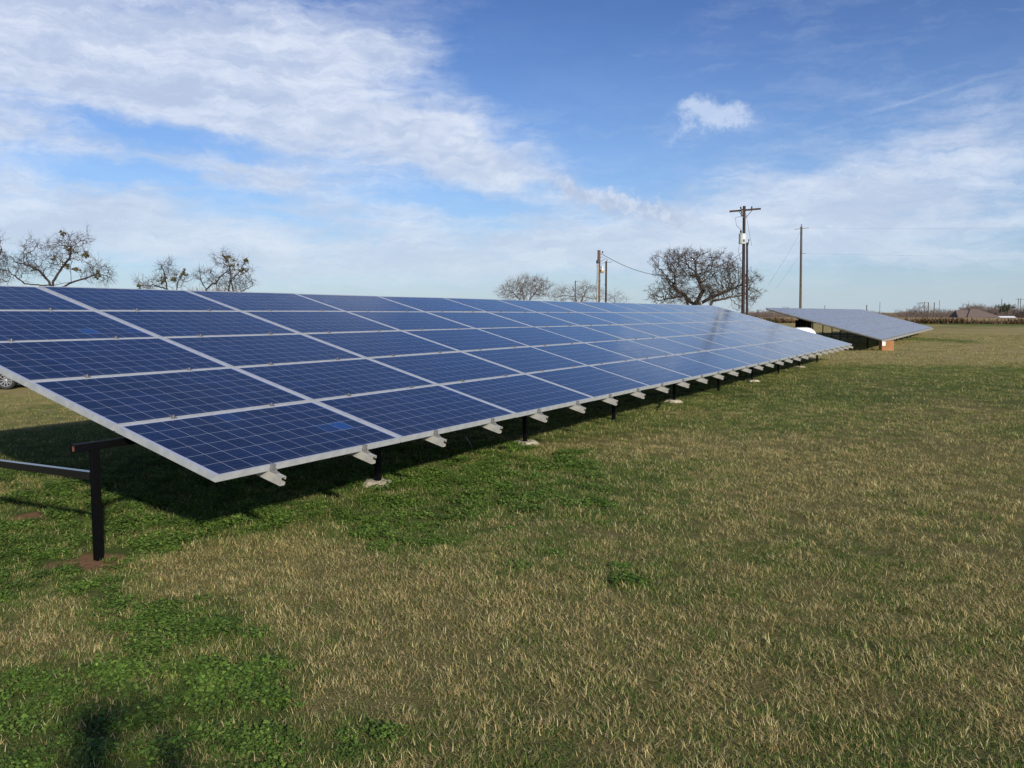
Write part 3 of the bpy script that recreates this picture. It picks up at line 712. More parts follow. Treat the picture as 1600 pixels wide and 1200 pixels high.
def build_tree(name, label, group, D, basepx, trunkpx, ellpx, mats, seed, mist=(), **kw):
    mpp = D/FPX
    b = at(basepx, 487, D); base = np.array([b.x, b.y, float(gz(b.x, b.y))-.05])
    rg = np.random.RandomState(seed+5)
    trunks = []
    for tr in trunkpx:
        t = []
        for px, py, dz in tr: p = at(px, py, D); t.append((p.x, p.y+dz, p.z))
        trunks.append(t)
    ells = []
    for px, py, rx, ry in ellpx:
        p = at(px, py, D); ells.append((p.x, p.y, p.z, rx*mpp, rx*mpp*.9, ry*mpp))
    P, r, thick, thin, tw = tree_mesh(base, trunks, ells, seed=seed, **kw)
    root = thing(name, label, 'tree', tuple(base), group); o3 = np.array(base)
    V, F = tubes_np(thick); link('trunk', npmesh('trunk', V-o3, F, mats[0]), root)
    V1_, F1_ = tubes_np(thin); V2_, F2_ = tubes_np(tw)
    V1_ = V1_-o3; V2_ = V2_-o3
    me = npmesh('crown', np.r_[V1_, V2_], np.r_[F1_, F2_+len(V1_)], mats[0])
    me.materials.append(mats[1]); mi = np.zeros(len(F1_)+len(F2_), np.int32); mi[len(F1_):] = 1; me.polygons.foreach_set('material_index', mi)
    link('crown', me, root)
    for px, py, rr in mist:
        p = at(px, py, D); V = []
        for _q in range(9): cc = rg.normal(0, .52, 3)*rr*mpp; V += leafball((p.x+cc[0], p.y+cc[1], p.z+cc[2]+.1*rr*mpp), rr*mpp*rg.uniform(.28, .6), 34, rg, .055)
        V = np.array(V)-o3
        link('mistletoe', npmesh('mistletoe', V, np.arange(len(V)).reshape(-1, 4), M_MIST), root)
    return root
build_tree('oak_tree', 'large broad bare oak with dense twisting branches beside the tall utility pole', None, 85, 1088,
    [[(1086, 478, 0), (1072, 462, .5), (1050, 448, -.5)], [(1086, 478, 0), (1096, 455, -.8), (1088, 425, .3)], [(1086, 478, 0), (1118, 462, .4), (1150, 450, .8)], [(1110, 470, -1), (1150, 462, -1.5)], [(1072, 462, .5), (1040, 468, 1)]],
    [(1080, 425, 62, 38), (1100, 412, 62, 27), (1135, 436, 46, 28), (1168, 446, 30, 22), (1034, 458, 32, 20), (1162, 472, 22, 16), (1036, 412, 30, 18), (1085, 455, 60, 22), (1060, 402, 30, 14)], (M_BARK, M_TWIG), 4,
    natt=3500, step=.20, dk=.28, di=6, jit=.58, tip=.0125, expo=2.08, ntw=6, twl=.46, rcut=.12, twr=.0095, maxn=14000, droop=.0, clump=95)
build_tree('bare_tree', 'bare grey tree with mistletoe clumps, over the second column of panels', None, 52, 95,
    [[(78, 440, 0), (60, 422, 0), (30, 410, .3)], [(82, 440, 0), (95, 420, 0), (112, 405, -.3), (112, 385, 0)], [(84, 445, 0), (106, 440, .4), (106, 415, .3)], [(95, 450, 0), (122, 438, 0), (150, 428, .2)], [(80, 446, 0), (44, 444, -.4), (20, 426, -.3)]],
    [(60, 405, 36, 30), (110, 385, 28, 26), (150, 425, 30, 20), (20, 415, 32, 22), (142, 375, 12, 16), (48, 380, 14, 14)], (M_MBARK, M_MTWIG), 11,
    mist=[(112, 390, 7), (133, 399, 6), (105, 414, 6), (119, 421, 5), (153, 431, 4.5), (85, 405, 3), (98, 366, 4)],
    natt=1250, step=.17, dk=.25, di=5, jit=.52, tip=.0085, expo=2.05, clump=40, ntw=7, twl=.55, rcut=.07, twr=.0060, droop=-.25)
build_tree('bare_tree', 'bare tree cut off by the left edge of the photo', None, 50, -25,
    [[(-20, 440, 0), (-5, 420, 0), (2, 390, 0)], [(-20, 440, 0), (8, 440, .3)]],
    [(-20, 405, 28, 40), (-8, 375, 12, 24), (5, 430, 18, 16)], (M_MBARK, M_MTWIG), 12,
    natt=620, step=.17, dk=.26, di=5, jit=.52, tip=.0085, expo=2.05, clump=20, ntw=7, twl=.55, rcut=.07, twr=.0060, droop=-.25)
build_tree('bare_tree', 'small bare tree with three mistletoe clumps, left of the leaning one', None, 56, 268,
    [[(262, 452, 0), (258, 435, 0), (255, 420, 0)], [(276, 452, 0), (275, 440, .2), (286, 428, 0)], [(262, 452, 0), (235, 445, .3)]],
    [(262, 420, 18, 18), (240, 443, 26, 12), (280, 438, 16, 14), (225, 448, 18, 8)], (M_MBARK, M_MTWIG), 13,
    mist=[(253, 437, 5.5), (274, 436, 6.5), (287, 428, 4.5), (218, 447, 3.5)],
    natt=460, step=.16, dk=.24, di=5, jit=.52, tip=.0085, expo=2.05, clump=16, ntw=7, twl=.5, rcut=.06, twr=.0060, droop=-.25)
build_tree('bare_tree', 'leaning bare tree with thick dark limbs and mistletoe near its top', None, 54, 340,
    [[(322, 452, 0), (336, 442, 0), (346, 428, .3), (356, 422, 0)], [(364, 456, 0), (361, 438, 0), (360, 424, 0), (356, 408, .2)], [(322, 452, 0), (313, 438, 0)], [(361, 436, 0), (374, 425, 0), (384, 405, .2)], [(376, 455, 0), (395, 447, 0)]],
    [(354, 410, 20, 15), (322, 430, 18, 12), (382, 425, 14, 22), (355, 440, 36, 14), (345, 400, 12, 9)], (M_MBARK, M_MTWIG), 14,
    mist=[(359, 414, 8), (353, 404, 5), (378, 424, 6.5), (384, 406, 4)],
    natt=620, step=.16, dk=.24, di=5, jit=.48, tip=.0085, expo=2.05, ntw=7, twl=.5, rcut=.07, twr=.0060, droop=-.25)
build_tree('bare_tree', 'rounded bare tree with upright fine branches, left of the wooden pole pair', None, 110, 820,
    [[(820, 478, 0), (818, 462, 0), (815, 448, 0)], [(820, 478, 0), (838, 455, 0)], [(820, 478, 0), (800, 455, 0)]],
    [(822, 452, 36, 20), (840, 450, 22, 16), (796, 458, 20, 14)], (M_MTWIG, M_FTWIG), 15,
    natt=1300, step=.26, dk=.36, di=7, jit=.24, tip=.011, expo=2.1, ntw=6, twl=.9, rcut=.09, twr=.010, droop=-.6)
build_tree('bare_tree', 'low bare tree behind the small thin pole', None, 105, 905,
    [[(905, 480, 0), (898, 462, 0)], [(905, 480, 0), (915, 455, 0)]],
    [(890, 460, 28, 14), (918, 458, 24, 16), (870, 465, 14, 8)], (M_MTWIG, M_FTWIG), 16,
    natt=900, step=.28, dk=.38, di=7, jit=.4, tip=.010, expo=2.1, ntw=5, twl=.8, rcut=.09, twr=.0085, droop=-.3)
build_tree('bare_tree', 'sparse bare tree right of the shorter dark pole', None, 108, 962,
    [[(962, 485, 0), (960, 470, 0)]],
    [(960, 464, 16, 11), (975, 470, 12, 8), (945, 462, 12, 10)], (M_MTWIG, M_FTWIG), 17,
    natt=320, step=.28, dk=.4, di=7, jit=.4, tip=.009, expo=2.1, ntw=4, twl=.7, rcut=.08, twr=.007)

# far brush trees on the horizon: a few kinds, each copied as a thing with its parts
def brush_kind(seed, w, h):
    rg = np.random.RandomState(seed)
    P, r, thick, thin, tw = tree_mesh((0, 0, 0), [[(0, 0, h*.3)], [(w*.2, 0, h*.4)], [(-w*.2, 0, h*.35)]], [(0, 0, h*.6, w*.5, w*.4, h*.42), (w*.25, 0, h*.5, w*.3, w*.3, h*.3)], 150, .5, .9, 9, seed, .35, .03, 2.1, 5, h*.22, rcut=.1, twr=.028, droop=-.3)
    V, F = tubes_np(thick+[((0, 0, -.5), (0, 0, .3), .15, .12)]); a = npmesh('trunk', V, F, M_MTWIG)
    V1_, F1_ = tubes_np(thin); V2_, F2_ = tubes_np(tw); b = npmesh('crown', np.r_[V1_, V2_], np.r_[F1_, F2_+len(V1_)], M_FTWIG)
    return a, b
KINDS = [brush_kind(61, 7, 6.5), brush_kind(62, 9, 6), brush_kind(63, 6, 5.2), brush_kind(64, 8, 7)]
rg = random.Random(5); px = 1166.0; k_ = 0
def place_brush(px, D, sc):
    global k_
    p = at(px, 487, D); z = float(gz(p.x, p.y))
    zn = 0 if px < 1250 else 1 if px < 1400 else 2 if px < 1500 else 3
    t = thing('brush_tree', ['bare brush tree on the horizon between the two solar arrays', 'faint bare brush tree just over the top edge of the farther array', 'grey bare brush tree around the two dark poles left of the roof', 'brown bare brush tree behind or right of the shingle roof'][zn], 'tree', (p.x, p.y, z-.1), ['far brush between the arrays', 'far brush over the farther array', 'far brush left of the roof', 'far brush right of the roof'][zn], rg.uniform(0, 6.28)); t.scale = (sc, sc, sc*rg.uniform(.8, 1.1))
    a, b = KINDS[k_ % 4]; k_ += 1; link('trunk', a, t); link('crown', b, t)
while px < 1640:
    if px < 1245: D = rg.uniform(395, 470); sc = rg.uniform(.75, 1.0)
    elif px < 1395: D = rg.uniform(440, 520); sc = rg.uniform(.7, .85); 
    elif px < 1500: D = rg.uniform(350, 400); sc = rg.uniform(.65, 1.05)
    else: D = rg.uniform(345, 390); sc = rg.uniform(.85, 1.25)
    place_brush(px, D, sc); px += rg.uniform(3.5, 7.0)
for _ in range(46): place_brush(rg.uniform(1160, 1240), rg.uniform(400, 480), rg.uniform(.6, .85))
for _ in range(60): place_brush(rg.uniform(1500, 1640), rg.uniform(350, 400), rg.uniform(.8, 1.2))
for _ in range(26): place_brush(rg.uniform(1415, 1490), rg.uniform(350, 400), rg.uniform(.7, 1.0))
def evergreen():
    D = 345; p = at(1574, 487, D); z = float(gz(p.x, p.y)); t = thing('evergreen_tree', 'dark green evergreen tree rising above the bare brush at far right', 'tree', (p.x, p.y, z))
    rgn = np.random.RandomState(9); V = []
    for _ in range(16): V += leafball((rgn.normal(0, 1.7), rgn.normal(0, 1.2), rgn.uniform(4.6, 7.0)-0.0), 1.0, 60, rgn, .28)
    V = np.array(V); link('crown', npmesh('crown', V, np.arange(len(V)).reshape(-1, 4), M_EVER), t)
    MB().tube([(0, 0, -.2), (0, 0, 4.8)], [.2, .12], 7).obj('trunk', M_MBARK, t)
evergreen()
# weedy strip where the mown field ends
def brush_strip():
    rgn = np.random.RandomState(21); V = []; C = []
    for _ in range(15000):
        a = R(rgn.uniform(8, 36)); d = 137+rgn.exponential(2.4); x, y = d*math.sin(a), d*math.cos(a); h = rgn.uniform(.25, .85)*(1.15 if vnoise(np.array([x*.35]), np.array([y*.35]), 4)[0] > .55 else .65)
        an = rgn.rand()*6.28; w = rgn.uniform(.03, .09); z = float(-.05); lx, ly = rgn.normal(0, .15, 2)
        V += [(x-math.cos(an)*w, y-math.sin(an)*w, z), (x+math.cos(an)*w, y+math.sin(an)*w, z), (x+lx+math.cos(an)*w*1.5, y+ly+math.sin(an)*w*1.5, z+h*.7), (x+lx*1.6, y+ly*1.6, z+h)]
        q = np.array([(.16,.085,.05), (.22,.14,.075), (.10,.065,.035), (.28,.20,.11), (.06,.075,.03)][rgn.randint(5)])*rgn.uniform(.8, 1.1); C += [q]*4
    me = npmesh('weeds', V, np.arange(len(V)).reshape(-1, 4), M_BLADE, False, {'tint': np.array(C)})
    tag(link('weeds', me), 'strip of tall reddish brown dead weeds along the far field edge', 'weeds', kind='stuff')
brush_strip()

# ------------------------------------------------------------------ utility poles and wires
def pole(mb, h, r0, r1, lean=(0, 0)):
    return mb.tube([(0, 0, -.5), (lean[0]*.5, lean[1]*.5, h*.5), (lean[0], lean[1], h)], [r0, (r0+r1)/2, r1], 12)
def insul(mb, x, y, z, s=1.0):
    mb.lathe([(.012*s, 0), (.03*s, .03*s), (.05*s, .05*s), (.035*s, .08*s), (.055*s, .1*s), (.03*s, .14*s), (.015*s, .17*s)], 8, None, (x, y, z))
def arcpts(a, b, sag, n=14):
    a, b = Vector(a), Vector(b); return [a.lerp(b, i/n)-Vector((0, 0, sag*4*(i/n)*(1-i/n))) for i in range(n+1)]
def toppt(px, py, D): return at(px, py, D)
# main pole with crossarm and transformer
D = 64; b = at(1161.2, 487, D); ht = at(1162.9, 322, D).z; lx = at(1162.9, 322, D).x-b.x
t = thing('utility_pole', 'tall dark utility pole with a crossarm and a pale transformer can', 'utility pole', (b.x, b.y, 0))
pole(MB(), ht, .130, .105, (lx, 0)).obj('pole', M_WOODD, t, True)
za = at(1163, 328, D).z; ax = lx
cz0, cz1 = at(1139, 331, D), at(1190, 325.5, D)
arm = MB().beam((cz0.x-b.x, -.24, cz0.z), (cz1.x-b.x, -.24+.5, cz1.z), .10, .13).obj('crossarm', M_WOODD, t)
m_ = MB(); m_.beam((ax-.45, -.15, za-.10), (ax, -.16, za-.62), .03, .03); m_.beam((ax+.62, .03, za+.02), (ax+.05, -.1, za-.62), .04, .04); m_.obj('arm_brace', M_DARK, t)
m_ = MB(); m_.box((-.09, -.1, -.42), (.05, .04, -.05)); m_.tube([(-.02, 0, .05), (-.02, 0, -.5)], .05, 8); c_ = m_.obj('cutout_switch', M_DARK, t); c_.location = (cz0.x-b.x+1.0-.12, -.28, za)
m_ = MB(); insul(m_, 0, 0, 0, 1.2); c_ = m_.obj('insulator', M_DARK, t); c_.location = (ax+.55, .02, za+.07)
c_ = link('insulator', c_.data, t); c_.location = (ax-.30, -.2, za+.02)
tx = at(1158, 374, D); m_ = MB().lathe([(.20, -.36), (.25, -.35), (.26, -.30), (.26, .32), (.275, .325), (.275, .36), (.2, .385), (.0, .39)], 20)
tr = m_.obj('transformer', M_TANK, t, True); tr.location = (tx.x-b.x-.0, -.36, tx.z)
for dx in (-.12, .06): mm = MB(); insul(mm, 0, 0, 0, 1.5); q_ = mm.obj('bushing', M_DARK, tr, True); q_.location = (dx, 0, .38)
MB().box((-.02, -.285, -.22), (.10, -.262, -.05)).obj('rating_plate', M_DARK, tr); MB().box((-.05, .2, -.25), (.12, .32, .2)).obj('bracket', M_DARK, tr)
w_ = MB(); w_.tube(arcpts((cz0.x-b.x+1.0-.14, -.3, za-.45), (tx.x-b.x-.10, -.45, tx.z+.6), .0, 4)[:1]+[(tx.x-b.x-.55, -.35, tx.z+1.5), (tx.x-b.x-.45, -.4, tx.z+.95), (tx.x-b.x-.1, -.45, tx.z+.6)], .014, 5); w_.obj('drop_wire', M_WIRE, t)
w_ = MB(); w_.tube([(ax+.12, -.1, za-.3), (ax+.35, -.15, za-1.6), (ax+.62, 0, za-2.6)], .010, 5); w_.tube([(tx.x-b.x-.22, -.45, tx.z-.2), (tx.x-b.x-.3, -.45, tx.z-.9), (tx.x-b.x-.05, -.3, tx.z-1.6)], .012, 5); w_.obj('drop_wire', M_WIRE, t)
D2 = 66; b2 = at(1168.2, 487, D2); h2 = at(1167.3, 379, D2)
t2 = thing('utility_pole', 'shorter slim dark pole close beside the tall crossarm pole', 'utility pole', (b2.x, b2.y, 0))
pole(MB(), h2.z, .095, .075, (h2.x-b2.x, 0)).obj('pole', M_WOODD, t2, True)
m_ = MB().tube([(h2.x-b2.x+.08, 0, h2.z-.2), (h2.x-b2.x+.13, 0, h2.z+.25)], .03, 6); insul(m_, h2.x-b2.x+.13, 0, h2.z+.1); m_.obj('pole_top_pin', M_DARK, t2)
# grey pole at right
D3 = 90; b3 = at(1251, 487, D3); h3 = at(1252.2, 354, D3)
t3 = thing('utility_pole', 'weathered grey utility pole standing alone behind the farther solar array', 'utility pole', (b3.x, b3.y, 0))
pole(MB(), h3.z, .135, .105, (h3.x-b3.x, 0)).obj('pole', M_WOODG, t3, True)
a0, a1 = at(1241, 358.5, D3), at(1263.5, 356, D3); MB().beam((a0.x-b3.x, -.1, a0.z), (a1.x-b3.x, -.1, a1.z), .045, .05).obj('crossarm', M_WOODG, t3)
m_ = MB().tube([(h3.x-b3.x, 0, h3.z-.1), (h3.x-b3.x, 0, h3.z+.18)], .03, 6); insul(m_, h3.x-b3.x, 0, h3.z+.08); m_.obj('pole_top_pin', M_DARK, t3)
zb = at(1255, 396, D3); MB().beam((.0, -.1, zb.z), (.28, -.1, zb.z), .04, .05).obj('side_bracket', M_DARK, t3)
# pole pair with yard light
D4 = 55; b4 = at(934.8, 487, D4); h4 = at(936, 391, D4)
t4 = thing('utility_pole', 'thick brown wooden pole with a metal riser and a yard light', 'utility pole', (b4.x, b4.y, 0))
pole(MB(), h4.z, .105, .095, (h4.x-b4.x, 0)).obj('pole', M_WOODD if False else mat('brown_wood', (.12,.07,.045), .85, noise=(6, (.055, .03, .02), (.15, .09, .06), (4, 4, .5))), t4, True)
rx = at(932.7, 487, D4).x-b4.x; zr = at(932, 409, D4).z
MB().tube([(rx-.02, -.13, -.2), (rx+.02, -.13, zr)], .055, 10).obj('riser_pipe', mat('riser_metal', (.30, .29, .26), .5, .2, noise=(8, (.22, .21, .19), (.38, .37, .34))), t4, True)
MB().lathe([(.05, -.12), (.10, -.10), (.115, 0), (.09, .08), (.03, .12)], 12, None, (rx+.02, -.13, zr)).obj('weatherhead', M_DARK, t4, True)
lp = at(941, 421, D4); L_ = MB().lathe([(.05, .22), (.07, .20), (.085, .05), (.14, -.02), (.14, -.05)], 14); L_.v = [(x, y, z) for x, y, z in L_.v]
yl = L_.obj('lamp_housing', mat('lamp_housing', (.62, .63, .64), .35, .3), t4, True); yl.location = (lp.x-b4.x, -.1, lp.z)
MB().lathe([(.125, -.05), (.135, -.14), (.11, -.21), (.04, -.24)], 14).obj('lamp_lens', mat('amber_lens', (.42, .33, .12), .25), yl, True)
MB().tube([(-.32, .08, .12), (-.15, .02, .15), (-.06, 0, .12)], .022, 6).obj('lamp_arm', M_DARK, yl)
m_ = MB(); insul(m_, .23, -.05, at(939, 396, D4).z, .9); m_.tube([(.05, 0, at(939, 397, D4).z), (.23, -.05, at(939, 397, D4).z)], .018, 6); m_.tube([(.1, 0, at(939, 402, D4).z), (.38, .1, at(942, 402, D4).z+.02)], .010, 5); m_.tube([(.08, 0, at(938, 409, D4).z), (.5, .1, at(945, 403, D4).z)], .012, 5); m_.obj('wire_bracket', M_DARK, t4)
D5 = 60; b5 = at(946.6, 487, D5); h5 = at(947.2, 408, D5)
t5 = thing('utility_pole', 'shorter dark pole just right of the yard light', 'utility pole', (b5.x, b5.y, 0))
pole(MB(), h5.z, .07, .06, (h5.x-b5.x, 0)).obj('pole', M_WOODD, t5, True)
m_ = MB().tube([(.02, 0, h5.z-.05), (.08, 0, h5.z+.12)], .02, 6); m_.beam((-.33, 0, h5.z-.14), (.40, 0, h5.z-.05), .025, .025); m_.obj('crossarm', M_DARK, t5)
zq = at(945, 445, D5).z; MB().beam((-.14, 0, zq), (.05, 0, zq), .03, .04).obj('side_bracket', M_DARK, t5)
D6 = 100; b6 = at(898.8, 487, D6); h6 = at(899, 438.5, D6)
t6 = thing('utility_pole', 'small thin brown pole with a short side arm amid bare trees', 'utility pole', (b6.x, b6.y, 0))
pole(MB(), h6.z, .075, .06).obj('pole', mat('brown_wood'), t6, True)
MB().beam((-.08, 0, h6.z-.12), (.36, 0, h6.z-.05), .05, .05).obj('crossarm', mat('brown_wood'), t6)
def wire(name, label, pts, r):
    me = MB().tube(pts, r, 5); o = me.obj(name, M_WIRE); tag(o, label, 'wire'); return o
p_a = at(941.5, 397.5, D4); p_b = at(1160.5, 394, D)
wire('service_cable', 'black cable sagging from the yard light pole past the oak to the transformer pole', arcpts(p_a, p_b, 1.55, 26), .017)
wire('guy_wire', 'thin wire slanting down left from the top of the grey pole', [at(1250.5, 363, D3), at(1232, 396, 86), at(1200, 446, 80)], .007)
wire('guy_wire', 'lower thin wire slanting from the middle of the grey pole', [at(1250.5, 398, D3), at(1240, 413, 87), at(1212, 452, 82)], .006)
wire('power_line', 'thin upper wire running right from the grey pole', arcpts(at(1263, 356, D3), at(1700, 352, 150), .3), .004)
wire('power_line', 'thin lower wire running right from the grey pole', arcpts(at(1257, 396, D3), at(1700, 397, 150), .3), .004)
# far poles on the horizon
def far_pole(px, top, D, r, label, arm=None):
    p = at(px, 487, D); z = float(gz(p.x, p.y)); h = at(px, top, D).z-z
    t = thing('utility_pole', label, 'utility pole', (p.x, p.y, z), 'poles on the horizon')
    pole(MB(), h, r*1.1, r).obj('pole', M_WOODG, t)
    if arm: MB().beam((-arm, 0, h-.5), (arm, 0, h-.5), .18, .18).obj('crossarm', M_WOODG, t)
for px_, D_, sc_ in ((205, 95, .50), (232, 90, .55), (300, 88, .58), (315, 92, .66), (330, 86, .58), (345, 90, .62), (368, 88, .60), (392, 94, .52), (165, 90, .52), (185, 96, .50), (30, 88, .62), (60, 84, .6), (135, 90, .58)):
    p = at(px_, 487, D_); t = thing('brush_tree', 'low bare thicket peeping over the top edge of the near array, behind the mistletoe trees', 'tree', (p.x, p.y, float(gz(p.x, p.y))-.1), 'low thicket behind the mistletoe trees', rg.uniform(0, 6.28)); t.scale = (sc_*.9, sc_*.9, sc_*1.05)
    a, b = KINDS[k_ % 4]; k_ += 1; link('trunk', a, t); link('crown', b, t)
far_pole(1354, 476.5, 320, .16, 'dark stub pole just above the top edge of the farther array')
far_pole(1374.5, 472, 330, .08, 'hair thin mast right of the dark stub pole')
far_pole(1450.3, 472.5, 340, .17, 'left one of two dark poles standing in the far brush')
far_pole(1459.4, 472.5, 340, .17, 'right one of two dark poles standing in the far brush')
far_pole(1444, 471.5, 420, .14, 'faint pole with crossarm behind the two dark poles', 1.6)
far_pole(1437, 472, 440, .12, 'faintest pole with crossarm at the left of the group', 1.6)
far_pole(1467.5, 469.5, 420, .09, 'thin pale mast right of the two dark poles')
far_pole(1564.5, 467, 330, .09, 'thin grey mast left of the dark evergreen')
far_pole(1590.5, 466, 460, .16, 'far pole with crossarm right of the evergreen', 1.7)
far_pole(1594, 466, 450, .16, 'farthest right pole with crossarm in the photo', 1.7)
far_pole(1568.5, 488, 300, .08, 'short white marker post right of the roof')
far_pole(1288.5, 477, 380, .12, 'pale stub pole over the middle of the farther array')
far_pole(1184, 483.5, 330, .12, 'short post with a board between the two arrays', .6)

# ------------------------------------------------------------------ far house (only its roof shows over the rise)
M_SHING = mat('brown_shingles', rough=.9, noise=(4, (.085, .060, .052), (.15, .11, .095), (1, 1, 5)))
M_HWALL = mat('house_brick', rough=.9, noise=(6, (.20, .12, .09), (.28, .18, .13)))
def house():
    D = 318; p = at(1526, 487, D); z = float(gz(p.x, p.y))
    t = thing('house', 'low house with a brown shingle hip roof beyond the tan field', 'house', (p.x, p.y, z))
    m = FPX; x = lambda px: (px-1526)/m*D
    zr = at(1526, 482.3, D).z-z; zr2 = at(1500, 484.5, D).z-z; ze = at(1526, 496, D).z-z
    # main hip roof and a lower wing
    f = MB(); X0, X1 = x(1502), x(1558); Y0, Y1 = -4.5, 4.5
    f.v = [(X0, Y0, ze), (X1, Y0, ze), (X1, Y1, ze), (X0, Y1, ze), (x(1516), 0, zr), (x(1524), 0, zr)]; f.f = [(0, 1, 5, 4), (2, 3, 4, 5), (1, 2, 5), (3, 0, 4), (3, 2, 1, 0)]
    f.obj('roof', M_SHING, t)
    g = MB(); A, B = x(1490), x(1514); g.v = [(A, Y0+1, ze), (B, Y0+1, ze), (B, Y1-1, ze), (A, Y1-1, ze), (x(1493), 0, zr2), (B, 0, zr2)]; g.f = [(0, 1, 5, 4), (2, 3, 4, 5), (1, 2, 5), (3, 0, 4), (3, 2, 1, 0)]
    g.obj('roof', M_SHING, t)
    w = MB().box((X0+.5, Y0+.5, -.2), (X1-.5, Y1-.5, ze-.005)); w.box((A+.5, Y0+1.5, -.2), (X0+.495, Y1-1.5, ze-.005)); w.obj('wall', M_HWALL, t)
    for k in range(3):
        wi = MB().box((X0+2+k*3.2, Y0+.44, .9), (X0+3.1+k*3.2, Y0+.495, 2.1)).obj('window', mat('window_glass', (.05, .06, .07), .1), t)
        MB().box((X0+1.9+k*3.2, Y0+.40, .82), (X0+3.2+k*3.2, Y0+.495, .895)).obj('sill', M_BSHEET, wi)
    MB().box((X0+.1, Y0+.46, 0), (X0+1.0, Y0+.495, 2.05)).obj('door', M_WOODD, t)
house()
# low pale shed roof far right
D = 300; p = at(1572, 487, D); t = thing('shed', 'low white roofed shed just above the weeds right of the house', 'shed', (p.x, p.y, float(gz(p.x, p.y))))
zz = at(1570, 495, D).z-float(gz(p.x, p.y)); MB().box((-2.4, -1.5, 0), (2.4, 1.5, zz-.3)).obj('wall', M_HWALL, t)
r_ = MB(); r_.v = [(-2.7, -1.8, zz-.29), (2.7, -1.8, zz-.29), (2.7, 1.8, zz-.29), (-2.7, 1.8, zz-.29), (-2.7, 0, zz+.25), (2.7, 0, zz+.25)]; r_.f = [(0, 1, 5, 4), (2, 3, 4, 5), (1, 2, 5), (3, 0, 4), (3, 2, 1, 0)]; r_.obj('roof', mat('white_roof', (.7, .7, .7), .5), t)

# ------------------------------------------------------------------ things round the second array
base2 = Vector((A2.x, A2.y, 0))
bx_ = gnd(1386, 548); t = thing('cardboard_box', 'tan box with a white label standing under the corner of the farther array', 'box', (bx_.x, bx_.y, 0), None, -R(8))
M_CARD = mat('tan_box', rough=.85, noise=(3, (.27, .125, .045), (.33, .16, .065)))
bm_ = MB().box((-.25, -.10, .0), (.25, .38, .44)); bo = bm_.obj('carton', M_CARD, t); bv = bo.modifiers.new('bevel', 'BEVEL'); bv.width = .006
MB().box((-.235, -.108, .22), (-.10, -.1005, .42)).obj('label_sheet', mat('white_paper', (.75, .72, .68), .6), t)
MB().box((-.257, -.02, .25), (-.2505, .1, .4)).obj('side_flap', M_CARD, t)
# inverters hung on the rear posts of the farther array
iv = base2+AU*(2.79+.1)+AN*(3.85+.14)
t = thing('inverter_cabinet', 'black electrical cabinets hung between the rear posts of the farther array', 'electrical cabinet', (iv.x, iv.y, 0), None, math.atan2(AU.y, AU.x))
for k, (x0, x1, z0, z1) in enumerate(((.30, .80, .80, 1.28), (.95, 1.70, .66, 1.33), (1.80, 2.70, .74, 1.30))):
    c_ = MB().box((x0, -.12, z0), (x1, .20, z1)).obj('cabinet', M_STEEL, t); bv = c_.modifiers.new('bevel', 'BEVEL'); bv.width = .012
    MB().box((x0+.06, -.135, z0+.06), (x1-.06, -.121, z1-.06)).obj('cabinet_door', M_STEEL, c_)
MB().beam((-.35, 0, 1.37), (3.0, 0, 1.37), .05, .05).obj('mounting_strut', M_STEEL, t)
m_ = MB().tube([(2.8, -.05, 1.30), (2.95, -.05, 1.25), (3.0, -.05, 1.0), (2.85, -.05, .85), (2.7, -.05, .8)], .03, 8); m_.obj('conduit', M_STEEL, t, True)
for x0 in (.05, 1.1): MB().tube([(x0, 0, z0), (x0, 0, -.1)], .04, 8).obj('conduit', M_STEEL, t, True)
# white tank in front of it
g_ = at(1253, 519, 38); t = thing('propane_tank', 'white rounded tank showing above the far end of the near array', 'tank', (g_.x, g_.y, 0), None, R(10))
Mx = Matrix.Rotation(math.pi/2, 4, 'Y'); zt = at(1253, 511.5, 38).z-.42
prof = [(.02, -.62), (.16, -.60), (.30, -.52), (.39, -.38), (.42, -.22), (.42, .22), (.39, .38), (.30, .52), (.16, .60), (.02, .62)]
MB().lathe(prof, 22, Matrix.Translation((0, 0, zt)) @ Mx).obj('tank_body', mat('white_paint', (.78, .78, .76), .35), t, True)
for s_ in (-1, 1): MB().box((s_*.3-.05, -.2, -.05), (s_*.3+.05, .2, zt-.37)).obj('leg', M_CONC, t)
# thin black rods poking out of the shade
for (a, b_, la) in (((1041, 630), (1027, 642), 'thin black rod in the grass by the fifth front post'), ((729, 695), (742, 709), 'thin black rod in the grass left of the third front post'), ((1178, 594), (1170, 599), 'thin black rod in the grass near the seventh front post')):
    A_, B_ = gnd(*a), gnd(*b_); A_.z = .10; B_.z = .02; o = MB().tube([A_, A_.lerp(B_, .5)+Vector((0, 0, .01)), B_], .010, 6).obj('rod', M_STEEL); tag(o, la, 'rod')

